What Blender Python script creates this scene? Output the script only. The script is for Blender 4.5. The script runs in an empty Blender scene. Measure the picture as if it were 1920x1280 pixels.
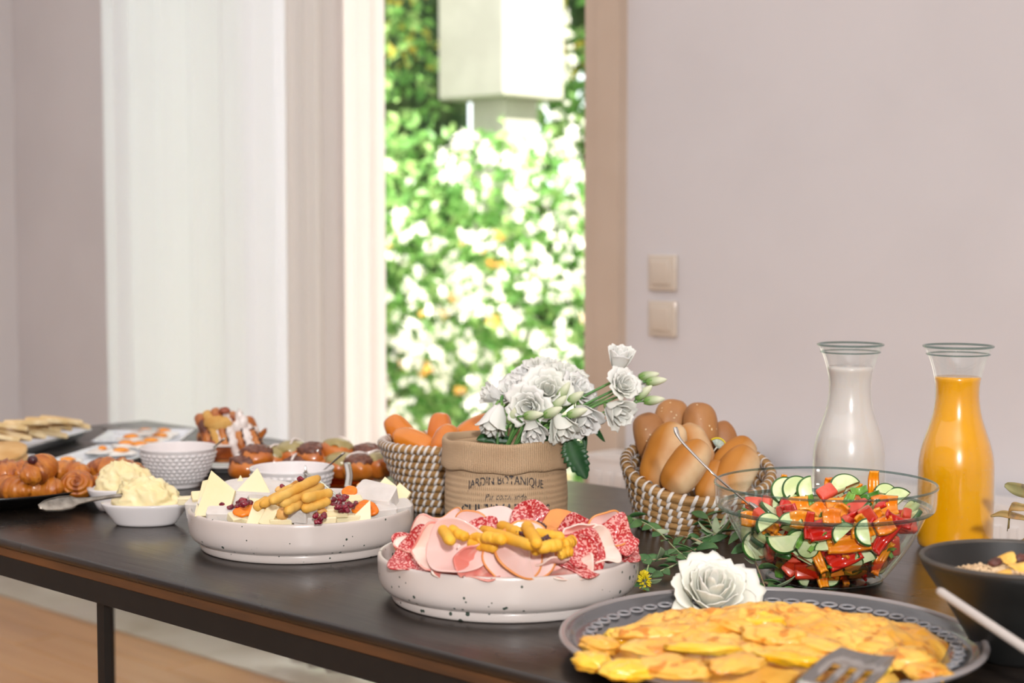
import bpy, bmesh, math, random
from mathutils import Vector, Matrix, noise, Euler
PI = math.pi
R = random.Random(7)
S = bpy.context.scene
C = S.collection

# ------------------------------------------------------------------ camera, world, light, exposure
F_PX, CAM_Z, TZ = 3100.0, 1.16, 0.75
YAW, PITCH = math.radians(44.0), math.radians(3.88)
cam_d = bpy.data.cameras.new('camera')
cam = bpy.data.objects.new('camera', cam_d); C.objects.link(cam)
cam.location = (0, 0, CAM_Z); cam.rotation_euler = (PI/2 - PITCH, 0, YAW)
cam_d.sensor_width = 36; cam_d.lens = F_PX/1920*36; cam_d.clip_start = .05; cam_d.clip_end = 200
cam_d.dof.use_dof = True; cam_d.dof.focus_distance = 1.98; cam_d.dof.aperture_fstop = 4.6
S.camera = cam
S.view_settings.view_transform = 'Standard'; S.view_settings.look = 'None'
S.view_settings.gamma = 1; S.view_settings.exposure = 0.0; S.view_settings.use_curve_mapping = False
S.cycles.use_denoising = True
S.cycles.max_bounces = 10; S.cycles.transparent_max_bounces = 24; S.cycles.caustics_refractive = False
S.cycles.sample_clamp_indirect = 6

w = bpy.data.worlds.new('daylight'); S.world = w; w.use_nodes = True
bg = w.node_tree.nodes['Background']; bg.inputs[0].default_value = (0.91, 0.96, 1.0, 1); bg.inputs[1].default_value = 2.6

def light(name, kind, loc, target, power, col=(1, 1, 1), size=.1, size_y=None):
    l = bpy.data.lights.new(name, kind); o = bpy.data.objects.new(name, l); C.objects.link(o)
    l.energy = power; l.color = col
    if kind == 'AREA':
        l.size = size
        if size_y: l.shape = 'RECTANGLE'; l.size_y = size_y
    elif kind == 'SUN': l.angle = size
    else: l.shadow_soft_size = size
    o.location = loc
    o.rotation_euler = (Vector(target)-Vector(loc)).to_track_quat('-Z', 'Y').to_euler()
    return o
light('sun', 'SUN', (4.0, -.45, 4.6), (0, 0, 0), 17.0, (1, .96, .88), .01)
RIGHT = Vector((math.cos(YAW), math.sin(YAW), 0)); FWD = Vector((-math.sin(YAW), math.cos(YAW), 0))
fl = Vector((0, 0, CAM_Z)) + RIGHT*.22 + Vector((0, 0, .66)) - FWD*1.4
light('camera_flash', 'AREA', fl, fl + FWD*2 - Vector((0, 0, .45)), 92, (1, .99, .985), .15)
light('ceiling_fill', 'AREA', (-1.9, .2, 2.70), (-1.9, .2, 0), 57, (.95, .985, 1.06), 6.2, 4.6)  # wide fill light added under the ceiling to raise the room's ambient level

# ------------------------------------------------------------------ placing helpers (a viewing ray met with a real plane)
CM = cam.rotation_euler.to_matrix()
def ray(px, py): return (CM @ Vector(((px-960)/F_PX, -(py-640)/F_PX, -1))).normalized()
def P(px, py, z=0.0):
    """point where the ray meets the horizontal plane z metres above the table top"""
    r = ray(px, py); t = (TZ+z-CAM_Z)/r.z
    return Vector((0, 0, CAM_Z)) + r*t
def PY(px, py, Y):
    r = ray(px, py); return Vector((0, 0, CAM_Z)) + r*(Y/r.y)
def PD(px, py, d):
    r = ray(px, py); return Vector((0, 0, CAM_Z)) + r*(d/r.dot(FWD))
def FR(p, yaw=0, tilt=0, roll=0, sc=1):
    """a frame at p: tilt 0 lies flat, tilt 90 faces the viewer's side of the table"""
    m = Matrix.Translation(p) @ Matrix.Rotation(YAW+math.radians(yaw), 4, 'Z') @ Matrix.Rotation(math.radians(tilt), 4, 'X') @ Matrix.Rotation(math.radians(roll), 4, 'Z')
    if sc != 1: m = m @ (Matrix.Diagonal((sc, sc, sc, 1)) if not isinstance(sc, tuple) else Matrix.Diagonal((*sc, 1)))
    return m
def along(a, b, roll=0):
    """frame at a with local X towards b"""
    d = (b-a).normalized(); q = d.to_track_quat('X', 'Z')
    return Matrix.Translation(a) @ q.to_matrix().to_4x4() @ Matrix.Rotation(roll, 4, 'X')

# ------------------------------------------------------------------ colour / material helpers
def L(h):
    if isinstance(h, tuple): return (*h, 1)
    h = h.lstrip('#'); v = [int(h[i:i+2], 16)/255 for i in (0, 2, 4)]
    return tuple((c/12.92 if c <= .04045 else ((c+.055)/1.055)**2.4) for c in v) + (1,)
MATS = {}
def M(name, c1, c2=None, rough=.5, sc=20, lo=.4, hi=.6, bump=0, bsc=None, metal=0, spec=.5, sss=0, coat=0,
      c3=None, sc3=60, t3=.62, grad=None, stretch=None, transl=0, alpha_noise=None, vor=None, detail=4, bdist=.002, ssc=.01):
    if name in MATS: return MATS[name]
    m = bpy.data.materials.new(name); m.use_nodes = True; MATS[name] = m
    nt = m.node_tree; N = nt.nodes; K = nt.links; b = N['Principled BSDF']
    b.inputs['Base Color'].default_value = L(c1); b.inputs['Roughness'].default_value = rough
    b.inputs['Metallic'].default_value = metal; b.inputs['Specular IOR Level'].default_value = spec
    b.inputs['Coat Weight'].default_value = coat; b.inputs['Coat Roughness'].default_value = .08
    if sss:
        b.inputs['Subsurface Weight'].default_value = sss; b.inputs['Subsurface Radius'].default_value = (1, .6, .4)
        b.inputs['Subsurface Scale'].default_value = ssc
    tc = N.new('ShaderNodeTexCoord'); mp = N.new('ShaderNodeMapping'); K.new(tc.outputs['Object'], mp.inputs[0])
    if stretch: mp.inputs['Scale'].default_value = stretch
    oi = N.new('ShaderNodeObjectInfo'); mu = N.new('ShaderNodeMath'); mu.operation = 'MULTIPLY'; mu.inputs[1].default_value = 37.0
    K.new(oi.outputs['Random'], mu.inputs[0])
    def nz(scale, dist=0, det=detail):
        n = N.new('ShaderNodeTexNoise'); n.noise_dimensions = '4D'; n.inputs['Scale'].default_value = scale
        n.inputs['Detail'].default_value = det; n.inputs['Distortion'].default_value = dist
        K.new(mp.outputs[0], n.inputs['Vector']); K.new(mu.outputs[0], n.inputs['W']); return n.outputs[0]
    def rng(sock, a, z):
        r = N.new('ShaderNodeMapRange'); r.inputs[1].default_value = a; r.inputs[2].default_value = z; K.new(sock, r.inputs[0]); return r.outputs[0]
    def mix(f, a, z):
        x = N.new('ShaderNodeMix'); x.data_type = 'RGBA'; K.new(f, x.inputs[0])
        for i, q in ((6, a), (7, z)):
            if isinstance(q, (tuple, list)): x.inputs[i].default_value = q
            else: K.new(q, x.inputs[i])
        return x.outputs[2]
    col = L(c1)
    if grad:   # (axis, lo, hi, colour) along the thing's own generated box
        sp = N.new('ShaderNodeSeparateXYZ'); K.new(tc.outputs['Generated'], sp.inputs[0])
        ad = N.new('ShaderNodeMath'); ad.operation = 'MULTIPLY_ADD'; K.new(nz(sc*.6), ad.inputs[0]); ad.inputs[1].default_value = .35; K.new(sp.outputs[grad[0]], ad.inputs[2])
        col = mix(rng(ad.outputs[0], grad[1]+.17, grad[2]+.17), L(grad[3]), col)
    if c2: col = mix(rng(nz(sc), lo, hi), col, L(c2))
    if c3: col = mix(rng(nz(sc3, .3), t3, t3+.05), col, L(c3))
    if vor:    # (scale, size, colour[, scale2 mask]) scattered spots
        v = N.new('ShaderNodeTexVoronoi'); v.inputs['Scale'].default_value = vor[0]; K.new(mp.outputs[0], v.inputs['Vector'])
        sz = N.new('ShaderNodeMath'); sz.operation = 'MULTIPLY'; K.new(rng(nz(vor[0]*.35), .40, .72), sz.inputs[0]); sz.inputs[1].default_value = vor[1]
        lt = N.new('ShaderNodeMath'); lt.operation = 'LESS_THAN'; K.new(v.outputs['Distance'], lt.inputs[0]); K.new(sz.outputs[0], lt.inputs[1])
        col = mix(lt.outputs[0], col, L(vor[2]))
    if not isinstance(col, tuple): K.new(col, b.inputs['Base Color'])
    if bump:
        bp = N.new('ShaderNodeBump'); bp.inputs['Strength'].default_value = bump; bp.inputs['Distance'].default_value = bdist
        K.new(nz(bsc or sc, 0, 6), bp.inputs['Height']); K.new(bp.outputs[0], b.inputs['Normal'])
    out = N['Material Output']
    if transl:
        t = N.new('ShaderNodeBsdfTranslucent'); t.inputs[0].default_value = L(c1)
        if not isinstance(col, tuple): K.new(col, t.inputs[0])
        x = N.new('ShaderNodeMixShader'); x.inputs[0].default_value = transl
        K.new(b.outputs[0], x.inputs[1]); K.new(t.outputs[0], x.inputs[2]); K.new(x.outputs[0], out.inputs[0])
    if alpha_noise:
        K.new(rng(nz(alpha_noise[0]), alpha_noise[1], alpha_noise[1]+.03), b.inputs['Alpha'])
    return m
def glass(name, col=(1, 1, 1), tint=1.0, refl=1.0):
    """thin clear wall: lets light straight through, mirrors by Fresnel"""
    if name in MATS: return MATS[name]
    m = bpy.data.materials.new(name); m.use_nodes = True; MATS[name] = m
    nt = m.node_tree; N = nt.nodes; K = nt.links; N.remove(N['Principled BSDF'])
    t = N.new('ShaderNodeBsdfTransparent'); t.inputs[0].default_value = (*col, 1)
    g = N.new('ShaderNodeBsdfGlossy'); g.inputs['Roughness'].default_value = .02; g.inputs[0].default_value = (refl, refl, refl, 1)
    lw = N.new('ShaderNodeLayerWeight'); lw.inputs[0].default_value = .5
    pw = N.new('ShaderNodeMath'); pw.operation = 'POWER'; pw.inputs[1].default_value = 4; K.new(lw.outputs['Facing'], pw.inputs[0])
    f = N.new('ShaderNodeMath'); f.operation = 'MULTIPLY_ADD'; f.inputs[1].default_value = .75; f.inputs[2].default_value = .035; K.new(pw.outputs[0], f.inputs[0])
    x = N.new('ShaderNodeMixShader'); K.new(f.outputs[0], x.inputs[0]); K.new(t.outputs[0], x.inputs[1]); K.new(g.outputs[0], x.inputs[2])
    K.new(x.outputs[0], N['Material Output'].inputs[0]); return m

# ------------------------------------------------------------------ mesh helpers
def mesh(name, vs, fs, mats, idx=None, smooth=True):
    me = bpy.data.meshes.new(name); me.from_pydata([tuple(v) for v in vs], [], fs)
    for m in (mats if isinstance(mats, (list, tuple)) else [mats]): me.materials.append(m)
    if smooth: me.polygons.foreach_set('use_smooth', [True]*len(me.polygons))
    if idx: me.polygons.foreach_set('material_index', idx)
    me.update(); return me
class MB:
    """collects shapes into one mesh"""
    def __init__(s): s.v = []; s.f = []; s.i = []
    def add(s, vs, fs, mi=0, m=None):
        o = len(s.v); s.v += [(m @ Vector(v)) if m else Vector(v) for v in vs]; s.f += [tuple(i+o for i in f) for f in fs]
        s.i += mi if isinstance(mi, list) else [mi]*len(fs); return s
    def box(s, a, b, mi=0, m=None):
        (x0, y0, z0), (x1, y1, z1) = a, b
        return s.add([(x0,y0,z0),(x1,y0,z0),(x1,y1,z0),(x0,y1,z0),(x0,y0,z1),(x1,y0,z1),(x1,y1,z1),(x0,y1,z1)],
              [(0,3,2,1),(4,5,6,7),(0,1,5,4),(1,2,6,5),(2,3,7,6),(3,0,4,7)], mi, m)
    def mesh(s, name, mats, smooth=True): return mesh(name, s.v, s.f, mats, s.i, smooth)
def resample(pr, n):
    d = [0]
    for a, b in zip(pr, pr[1:]): d.append(d[-1]+math.hypot(b[0]-a[0], b[1]-a[1]))
    out = []; j = 0
    for k in range(n+1):
        t = d[-1]*k/n
        while j < len(d)-2 and d[j+1] < t: j += 1
        u = (t-d[j])/max(d[j+1]-d[j], 1e-9); out.append((pr[j][0]*(1-u)+pr[j+1][0]*u, pr[j][1]*(1-u)+pr[j+1][1]*u))
    return out
def smoothpr(pr, it=2):
    for _ in range(it):
        q = [pr[0]]
        for a, b in zip(pr, pr[1:]): q += [(a[0]*.75+b[0]*.25, a[1]*.75+b[1]*.25), (a[0]*.25+b[0]*.75, a[1]*.25+b[1]*.75)]
        pr = q+[pr[-1]]
    return pr
def lathe(pr, seg=64, disp=None, sx=1, sy=1, twist=None):
    vs = []; fs = []; n = len(pr)
    for i, (r, z) in enumerate(pr):
        for k in range(seg):
            a = 2*PI*k/seg; rr, zz = disp(i/(n-1), a, r, z) if disp else (r, z)
            vs.append((rr*math.cos(a)*sx, rr*math.sin(a)*sy, zz))
    for i in range(n-1):
        for k in range(seg):
            k2 = (k+1) % seg; fs.append((i*seg+k, i*seg+k2, (i+1)*seg+k2, (i+1)*seg+k))
    if pr[0][0] > 1e-4: pass
    return vs, fs
def tube(pts, rad, seg=8, caps=True, flat=1.0):
    pts = [Vector(p) for p in pts]; n = len(pts)
    rs = rad if isinstance(rad, (list, tuple)) else [rad]*n
    vs = []; fs = []; up = Vector((0, 0, 1)); prev = None
    for i, p in enumerate(pts):
        d = (pts[min(i+1, n-1)]-pts[max(i-1, 0)]).normalized()
        if prev is None:
            s = d.cross(up)
            if s.length < .1: s = d.cross(Vector((1, 0, 0)))
        else: s = prev - d*prev.dot(d)
        s.normalize(); prev = s; t = s.cross(d)
        for k in range(seg):
            a = 2*PI*k/seg; vs.append(p + s*math.cos(a)*rs[i] + t*math.sin(a)*rs[i]*flat)
    for i in range(n-1):
        for k in range(seg):
            k2 = (k+1) % seg; fs.append((i*seg+k, (i+1)*seg+k, (i+1)*seg+k2, i*seg+k2))
    if caps: fs += [tuple(range(seg)), tuple(reversed(range((n-1)*seg, n*seg)))]
    return vs, fs
def curve(pts, n=12):
    pts = [Vector(p) for p in pts]; q = [pts[0]*2-pts[1]]+pts+[pts[-1]*2-pts[-2]]; out = []
    for i in range(1, len(q)-2):
        for k in range(n):
            t = k/n; a, b, c, d = q[i-1:i+3]
            out.append(.5*((2*b)+(c-a)*t+(2*a-5*b+4*c-d)*t*t+(3*b-a-3*c+d)*t**3))
    return out+[pts[-1]]
def blob(fn, nu=24, nv=16):
    """closed surface: fn(direction)->point"""
    vs = []; fs = []
    for j in range(nv+1):
        t = PI*j/nv
        for i in range(nu):
            a = 2*PI*i/nu; d = Vector((math.sin(t)*math.cos(a), math.sin(t)*math.sin(a), math.cos(t))); vs.append(fn(d))
    for j in range(nv):
        for i in range(nu):
            i2 = (i+1) % nu; fs.append((j*nu+i, (j+1)*nu+i, (j+1)*nu+i2, j*nu+i2))
    return vs, fs
def ell(rx, ry, rz, amp=0, freq=30, off=0, zmin=None, pw=1):
    def f(d):
        p = Vector((math.copysign(abs(d.x)**pw, d.x)*rx, math.copysign(abs(d.y)**pw, d.y)*ry, math.copysign(abs(d.z)**pw, d.z)*rz))
        if amp: p += d*amp*noise.noise(p*freq+Vector((off, off*1.7, 3)))
        if zmin is not None: p.z = max(p.z, zmin)
        return p
    return f
def sheet(fn, nu, nv, th, closed=False, mi=None):
    """thin solid from fn(u,v); closed wraps v (a disc when u is the radius)"""
    e = .002; top = []; bot = []
    nvv = nv if closed else nv+1
    for i in range(nu+1):
        for j in range(nvv):
            u, v = i/nu, j/nv
            if closed and i == 0: u = .02
            p = Vector(fn(u, v)); a = Vector(fn(min(u+e, 1), v))-Vector(fn(max(u-e, 0), v))
            b = Vector(fn(u, v+e))-Vector(fn(u, v-e)) if closed else Vector(fn(u, min(v+e, 1)))-Vector(fn(u, max(v-e, 0)))
            if b.length < 1e-9 or a.length < 1e-9: u_ = min(max(u, .02), .98); a = Vector(fn(u_+e, v))-Vector(fn(u_-e, v)); b = Vector(fn(u_, min(v+e, 1)))-Vector(fn(u_, max(v-e, 0)))
            n = a.cross(b); n = n.normalized() if n.length > 1e-12 else Vector((0, 0, 1))
            top.append(p+n*th/2); bot.append(p-n*th/2)
    vs = top+bot; o = len(top); fs = []; idx = []
    def mm(i, j): return mi((i+.5)/nu, (j+.5)/nv) if mi else 0
    for i in range(nu):
        for j in range(nv):
            j2 = (j+1) % nvv; a, b, c, d = i*nvv+j, (i+1)*nvv+j, (i+1)*nvv+j2, i*nvv+j2
            fs += [(a, b, c, d), (d+o, c+o, b+o, a+o)]; idx += [mm(i, j)]*2
    def side(a, b, m): fs.append((a, b, b+o, a+o)); idx.append(m)
    for j in range(nv):
        j2 = (j+1) % nvv; side(nu*nvv+j2, nu*nvv+j, mm(nu-1, j))
        if not closed: side(j, j2, mm(0, j))
    if closed: fs += [tuple(reversed(range(nvv))), tuple(range(o, o+nvv))]; idx += [mm(0, 0)]*2
    else:
        for i in range(nu): side((i+1)*nvv, i*nvv, mm(i, 0)); side(i*nvv+nv, (i+1)*nvv+nv, mm(i, nv-1))
    return vs, fs, idx
def rbox(x, y, z, bev=.1, seg=2, jit=0, rng=R):
    """box with softened edges and slightly cut corners, centred"""
    bm = bmesh.new(); bmesh.ops.create_cube(bm, size=1)
    for v in bm.verts: v.co = Vector((v.co.x*x, v.co.y*y, v.co.z*z)) + Vector((rng.uniform(-jit, jit), rng.uniform(-jit, jit), rng.uniform(-jit, jit)))
    bmesh.ops.bevel(bm, geom=bm.edges[:], offset=bev*min(x, y, z), segments=seg, affect='EDGES', profile=.5)
    bm.verts.ensure_lookup_table(); vs = [v.co.copy() for v in bm.verts]; fs = [tuple(v.index for v in f.verts) for f in bm.faces]; bm.free()
    return vs, fs
def prism(poly, h, bev=.001, rnd=0):
    """polygon slab, bottom at z=0"""
    bm = bmesh.new(); vs = [bm.verts.new((x, y, 0)) for x, y in poly]; f = bm.faces.new(vs)
    r = bmesh.ops.extrude_face_region(bm, geom=[f]); tv = [e for e in r['geom'] if isinstance(e, bmesh.types.BMVert)]
    for v in tv: v.co.z = h
    bmesh.ops.recalc_face_normals(bm, faces=bm.faces[:])
    if rnd: bmesh.ops.bevel(bm, geom=[e for e in bm.edges if abs(e.verts[0].co.z-e.verts[1].co.z) > h*.5], offset=rnd, segments=4, affect='EDGES', profile=.5)
    if bev: bmesh.ops.bevel(bm, geom=[e for e in bm.edges if abs(e.verts[0].co.z-e.verts[1].co.z) < h*.1], offset=bev, segments=2, affect='EDGES', profile=.5)
    bm.verts.index_update(); bm.verts.ensure_lookup_table()
    o = [v.co.copy() for v in bm.verts]; fs = [tuple(v.index for v in f.verts) for f in bm.faces]; bm.free(); return o, fs

# ------------------------------------------------------------------ object helpers
def O(name, me, parent=None, mat=None):
    o = bpy.data.objects.new(name, me); C.objects.link(o)
    if parent: o.parent = parent
    if mat is not None: o.matrix_basis = mat if isinstance(mat, Matrix) else Matrix.Translation(mat)
    return o
def tag(o, label, cat, group=None, kind=None):
    o['label'] = label; o['category'] = cat
    if group: o['group'] = group
    if kind: o['kind'] = kind
    return o
def thing(name, label, cat, mat, group=None): return tag(O(name, None, None, mat), label, cat, group)
def one(name, label, cat, me, mat, group=None): return tag(O(name, me, None, mat), label, cat, group)
def struct(name, me, mat=None, parent=None):
    o = O(name, me, parent, mat)
    if not parent: o['kind'] = 'structure'
    return o
def part(name, g, mats, parent, mat=None, smooth=True, idx=None):
    return O(name, mesh(name, g[0], g[1], mats, idx if idx else (g[2] if len(g) > 2 else None), smooth), parent, mat)
def thin(name, g, mats, smooth=True): return mesh(name, g[0], g[1], mats, g[2] if len(g) > 2 else None, smooth)
def copy_tree(o, mat, label=None, group=None):
    c = o.copy(); C.objects.link(c); c.matrix_basis = mat
    if label: c['label'] = label
    if group: c['group'] = group
    for ch in o.children:
        d = ch.copy(); C.objects.link(d); d.parent = c; d.matrix_basis = ch.matrix_basis.copy()
        for g in ch.children:
            e = g.copy(); C.objects.link(e); e.parent = d; e.matrix_basis = g.matrix_basis.copy()
    return c

# ================================================================== THE ROOM
wall_m = M('wall_plaster', '#d8d4d5', '#d4d0d1', rough=.7, sc=3, bump=.05, bsc=180, bdist=.0006, spec=.2)
ceil_m = M('ceiling_paint', '#e6e2de', rough=.8)
casing_m = M('beige_casing_paint', '#c9b6a4', '#c4b09d', rough=.45, sc=5)
white_paint = M('white_lacquer', '#e4dfdb', rough=.35)
WY = 2.95; X0, X1, YB, CH = -5.25, 2.4, -2.6, 2.75
OX0, OX1, OH = -4.60, -2.585, 2.42
b = MB()
b.box((X0-.1, WY, 0), (OX0, WY+.25, CH)).box((OX1, WY, 0), (X1, WY+.25, CH)).box((OX0, WY, OH), (OX1, WY+.25, CH))
struct('wall_back', b.mesh('wall_back', wall_m, False))
struct('wall_left', MB().box((X0-.1, YB, 0), (X0, WY, CH)).mesh('wall_left', wall_m, False))
struct('wall_right', MB().box((X1, YB, 0), (X1+.1, WY+.25, CH)).mesh('wall_right', wall_m, False))
struct('wall_front', MB().box((X0-.1, YB-.1, 0), (X1+.1, YB, CH)).mesh('wall_front', wall_m, False))
struct('ceiling', MB().box((X0-.1, YB-.1, CH), (X1+.1, WY+.25, CH+.1)).mesh('ceiling', ceil_m, False))
floor = struct('floor', MB().box((X0-.1, YB-.1, -.06), (X1+.1, WY+.25, -.014)).mesh('floor', M('floor_screed', '#6b4a30'), False))
plank_ms = [M('oak_plank_%d' % i, c, c2, rough=.28, sc=6, stretch=(.25, 3, 3), bump=.1, bsc=40, bdist=.0006, coat=.25) for i, (c, c2) in
            enumerate((('#c9955c', '#bb854a'), ('#c28b4f', '#cd9b62'), ('#d09c62', '#bf8b52')))]
pmes = []
for i, pm in enumerate(plank_ms):
    vs, fs = rbox(1.6, .138, .014, .12, 1); pmes.append(mesh('plank', vs, fs, pm, None, False))
FY = 2.60; row = 0; y = FY-.07
while y > 1.55:
    x = X0 + .8 - (row*.53 % 1.2)
    while x < -1.6:
        O('plank', pmes[R.randrange(3)], floor, Matrix.Translation((x, y, -.007))); x += 1.604
    y -= .14; row += 1
rest = MB()
while y > YB:
    x = X0 + .8 - (row*.53 % 1.2)
    while x < X1+.6:
        rest.box((x-.8, y-.069, -.014), (x+.8, y+.069, 0)); x += 1.604
    y -= .14; row += 1
y = FY-.07
while y > 1.5:
    x = -1.0
    while x < X1: rest.box((x-.8, y-.069, -.014), (x+.8, y+.069, 0)); x += 1.604
    y -= .14
o = O('plank_field', rest.mesh('plank_field', plank_ms[0], False), floor); o['kind'] = 'stuff'
struct('trim_1', MB().box((X0, FY, -.014), (X1, WY+.02, .004)).mesh('trim_1', M('pale_marble', '#cfc6b4', '#b9ad97', rough=.22, sc=4, lo=.45, hi=.75), False))
bb = M('baseboard_paint', '#d8d0c8', rough=.4)
struct('baseboard_back', MB().box((X0, WY-.014, .004), (OX0-.05, WY, .09)).box((OX1+.11, WY-.014, .004), (X1, WY, .09)).mesh('baseboard_back', bb, False))
struct('baseboard_left', MB().box((X0, YB, 0), (X0+.014, FY, .09)).mesh('baseboard_left', bb, False))

# patio door: beige casing, frame, sliding leaves (left one behind the curtain), open on the right
win = struct('window_1', None)
cb = MB(); cb.box((OX1-.005, WY-.022, 0), (OX1+.035, WY+.1, OH+.1)).box((OX1+.035, WY-.03, 0), (OX1+.105, WY, OH+.1))
cb.box((OX0, WY-.03, OH), (OX1, WY, OH+.1))
struct('window_casing', cb.mesh('window_casing', casing_m, False), None, win)
fb = MB(); fb.box((OX0, WY+.08, 0), (OX0+.06, WY+.16, OH)).box((OX1-.045, WY+.10, 0), (OX1, WY+.16, OH)).box((OX0+.06, WY+.08, OH-.06), (OX1-.045, WY+.16, OH)).box((OX0+.06, WY+.08, 0), (OX1-.045, WY+.16, .03))
struct('window_frame', fb.mesh('window_frame', white_paint, False), None, win)
lx0, lx1 = OX0+.06, -3.56
lb = MB(); lb.box((lx0, WY+.10, .03), (lx0+.07, WY+.14, OH-.06)).box((lx1-.19, WY+.10, .03), (lx1, WY+.14, OH-.06)).box((lx0+.07, WY+.10, .03), (lx1-.19, WY+.14, .12)).box((lx0+.07, WY+.10, OH-.14), (lx1-.19, WY+.14, OH-.06))
sash = struct('window_sash', lb.mesh('window_sash', white_paint, False), None, win)
struct('pane', MB().box((lx0+.06, WY+.117, .11), (lx1-.18, WY+.123, OH-.13)).mesh('pane', glass('window_glass', (.97, 1, .98)), False), None, sash)

# curtains
def curtain(name, label, xa, xb, y, cyc, amp, mat, seed, lean=0):
    rr = random.Random(seed); ph = [rr.uniform(0, 6) for _ in range(5)]
    def f(u, v):
        x = xa+(xb-xa)*u; z = .015+v*2.50
        q = u*cyc*2*PI
        yy = amp*(math.sin(q+ph[0]+.5*math.sin(q*.31+ph[1])) + .35*math.sin(q*1.83+ph[2]+z*.25) + .06*math.sin(q*3.3+ph[3]))*(1-.25*v)
        return (x+lean*(1-v)+.25*amp*math.sin(q*1.3+ph[4]), y+yy, z)
    nu = int((xb-xa)*170)
    vs = [f(i/nu, j/10) for i in range(nu+1) for j in range(11)]; fs = [(i*11+j, (i+1)*11+j, (i+1)*11+j+1, i*11+j+1) for i in range(nu) for j in range(10)]
    t = thing(name, label, 'curtain', (0, 0, 0))
    me = mesh('fabric', vs, fs, mat); fo = O('fabric', me, t); sm = fo.modifiers.new('thickness', 'SOLIDIFY'); sm.thickness = .0006
    part('rod', tube([(xa-.05, y, 2.53), (xb+.05, y, 2.53)], .012, 10), white_paint, t)
    return t
def sheer(name, col, tr, tp):
    m = bpy.data.materials.new(name); m.use_nodes = True; nt = m.node_tree; N = nt.nodes; K = nt.links; N.remove(N['Principled BSDF'])
    d = N.new('ShaderNodeBsdfDiffuse'); d.inputs[0].default_value = L(col); t = N.new('ShaderNodeBsdfTranslucent'); t.inputs[0].default_value = L(col)
    p = N.new('ShaderNodeBsdfTransparent'); a = N.new('ShaderNodeMixShader'); a.inputs[0].default_value = tr; c = N.new('ShaderNodeMixShader'); c.inputs[0].default_value = tp
    K.new(d.outputs[0], a.inputs[1]); K.new(t.outputs[0], a.inputs[2]); K.new(a.outputs[0], c.inputs[1]); K.new(p.outputs[0], c.inputs[2]); K.new(c.outputs[0], N['Material Output'].inputs[0]); return m
xs = lambda px, Y: PY(px, 500, Y).x
curtain('sheer_curtain', 'long white sheer curtain with soft vertical folds hanging left of the garden opening', xs(192, 2.80), xs(575, 2.80), 2.80, 7, .014, sheer('sheer_white', '#f6f6fa', .56, .05), 3)
curtain('drape_curtain', 'curtain strip coloured darker as if shaded, hanging between the wide sheer and the whiter one', xs(537, 2.70), xs(640, 2.70), 2.71, 3, .013, sheer('shaded_cream', '#ebe7e5', .42, .01), 5)  # darker, denser cloth stands in for the shade of the door post behind
curtain('sheer_curtain', 'sheer curtain strip coloured whiter as if backlit, at the very edge of the garden opening', xs(628, 2.74), xs(708, 2.74), 2.755, 3.2, .012, sheer('backlit_cream', '#fbf5f4', .66, .06), 8)  # whiter, more translucent cloth imitates the drape where daylight backs it

# light switches
for i, (py, lab) in enumerate(((511, 'upper cream light switch on the white wall right of the opening'), (597, 'lower cream light switch on the white wall below the other switch'))):
    p = PY(1246, py, WY)
    t = thing('light_switch', lab, 'light switch', Matrix.Translation(p), 'light switches on the wall')
    sm_ = M('switch_plastic', '#d3c7b8', rough=.18, coat=.5)
    g = rbox(.080, .012, .082, .35, 3); part('faceplate', g, sm_, t, (0, -.006, 0))
    g = rbox(.054, .010, .056, .3, 3); part('rocker', g, sm_, t, Matrix.Translation((0, -.014, 0)) @ Matrix.Rotation(.06, 4, 'X'))

# radiator under the switches
t = thing('radiator', 'white panel radiator on the wall behind the table, mostly hidden by the buffet', 'radiator', (0, WY, 0))
rx0, rx1 = xs(1118, WY-.1), 1.5
rt = PY(1118, 850, WY-.12).z

O('panel', MB().box((rx0, -.125, .12), (rx1, -.11, rt-.012)).mesh('panel', white_paint, False), t)
O('top_grille', MB().box((rx0-.002, -.128, rt-.012), (rx1, -.03, rt)).mesh('top_grille', white_paint, False), t)
fl_me = MB().box((-.008, -.006, .15), (.008, .006, rt-.04)).mesh('flute', white_paint, False)
x = rx0+.03
while x < -.6: O('flute', fl_me, t, (x, -.126, 0)); x += .034
for xx in (rx0+.12, rx1-.12): O('foot', MB().box((xx-.02, -.11, .004), (xx+.02, -.03, .2)).mesh('foot', white_paint, False), t)

# ================================================================== OUTSIDE
struct('ground', MB().box((-16, WY+.25, -.12), (8, 14, -.02)).mesh('ground', M('terrace_stone', '#d8d2c6', '#c9c2b4', rough=.8, sc=2), False))
stucco = M('pale_stucco', '#a9a698', '#a19e90', rough=.9, sc=6)
HY = 5.0
t = thing('garden_pillar', 'pale stucco pillar with a wider block on top rising out of the flowering hedge', 'pillar', (0, 0, 0))
def pil(px0, pxm, pxr, z0, z1, y, nm):
    xl = xs(px0, y); xr = xs(pxm, y); d = .02
    # depth of the sunlit side face from its right edge in the view
    yb = y
    while yb < y+1.2 and (lambda v: v.dot(RIGHT)/v.dot(FWD)*F_PX+960)(Vector((xr, yb, 0))) < pxr: yb += .01
    O(nm, thin(nm, (lambda g: (g[0], g[1]))(rbox(xr-xl, yb-y, z1-z0, .03, 2)), stucco, False), t, ((xl+xr)/2, (y+yb)/2, (z0+z1)/2))
zb = PY(900, 182, HY+.2).z
pil(822, 945, 1056, zb, 3.4, HY+.20, 'capital_block')
pil(884, 948, 1006, 0, zb, HY+.30, 'shaft')

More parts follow.
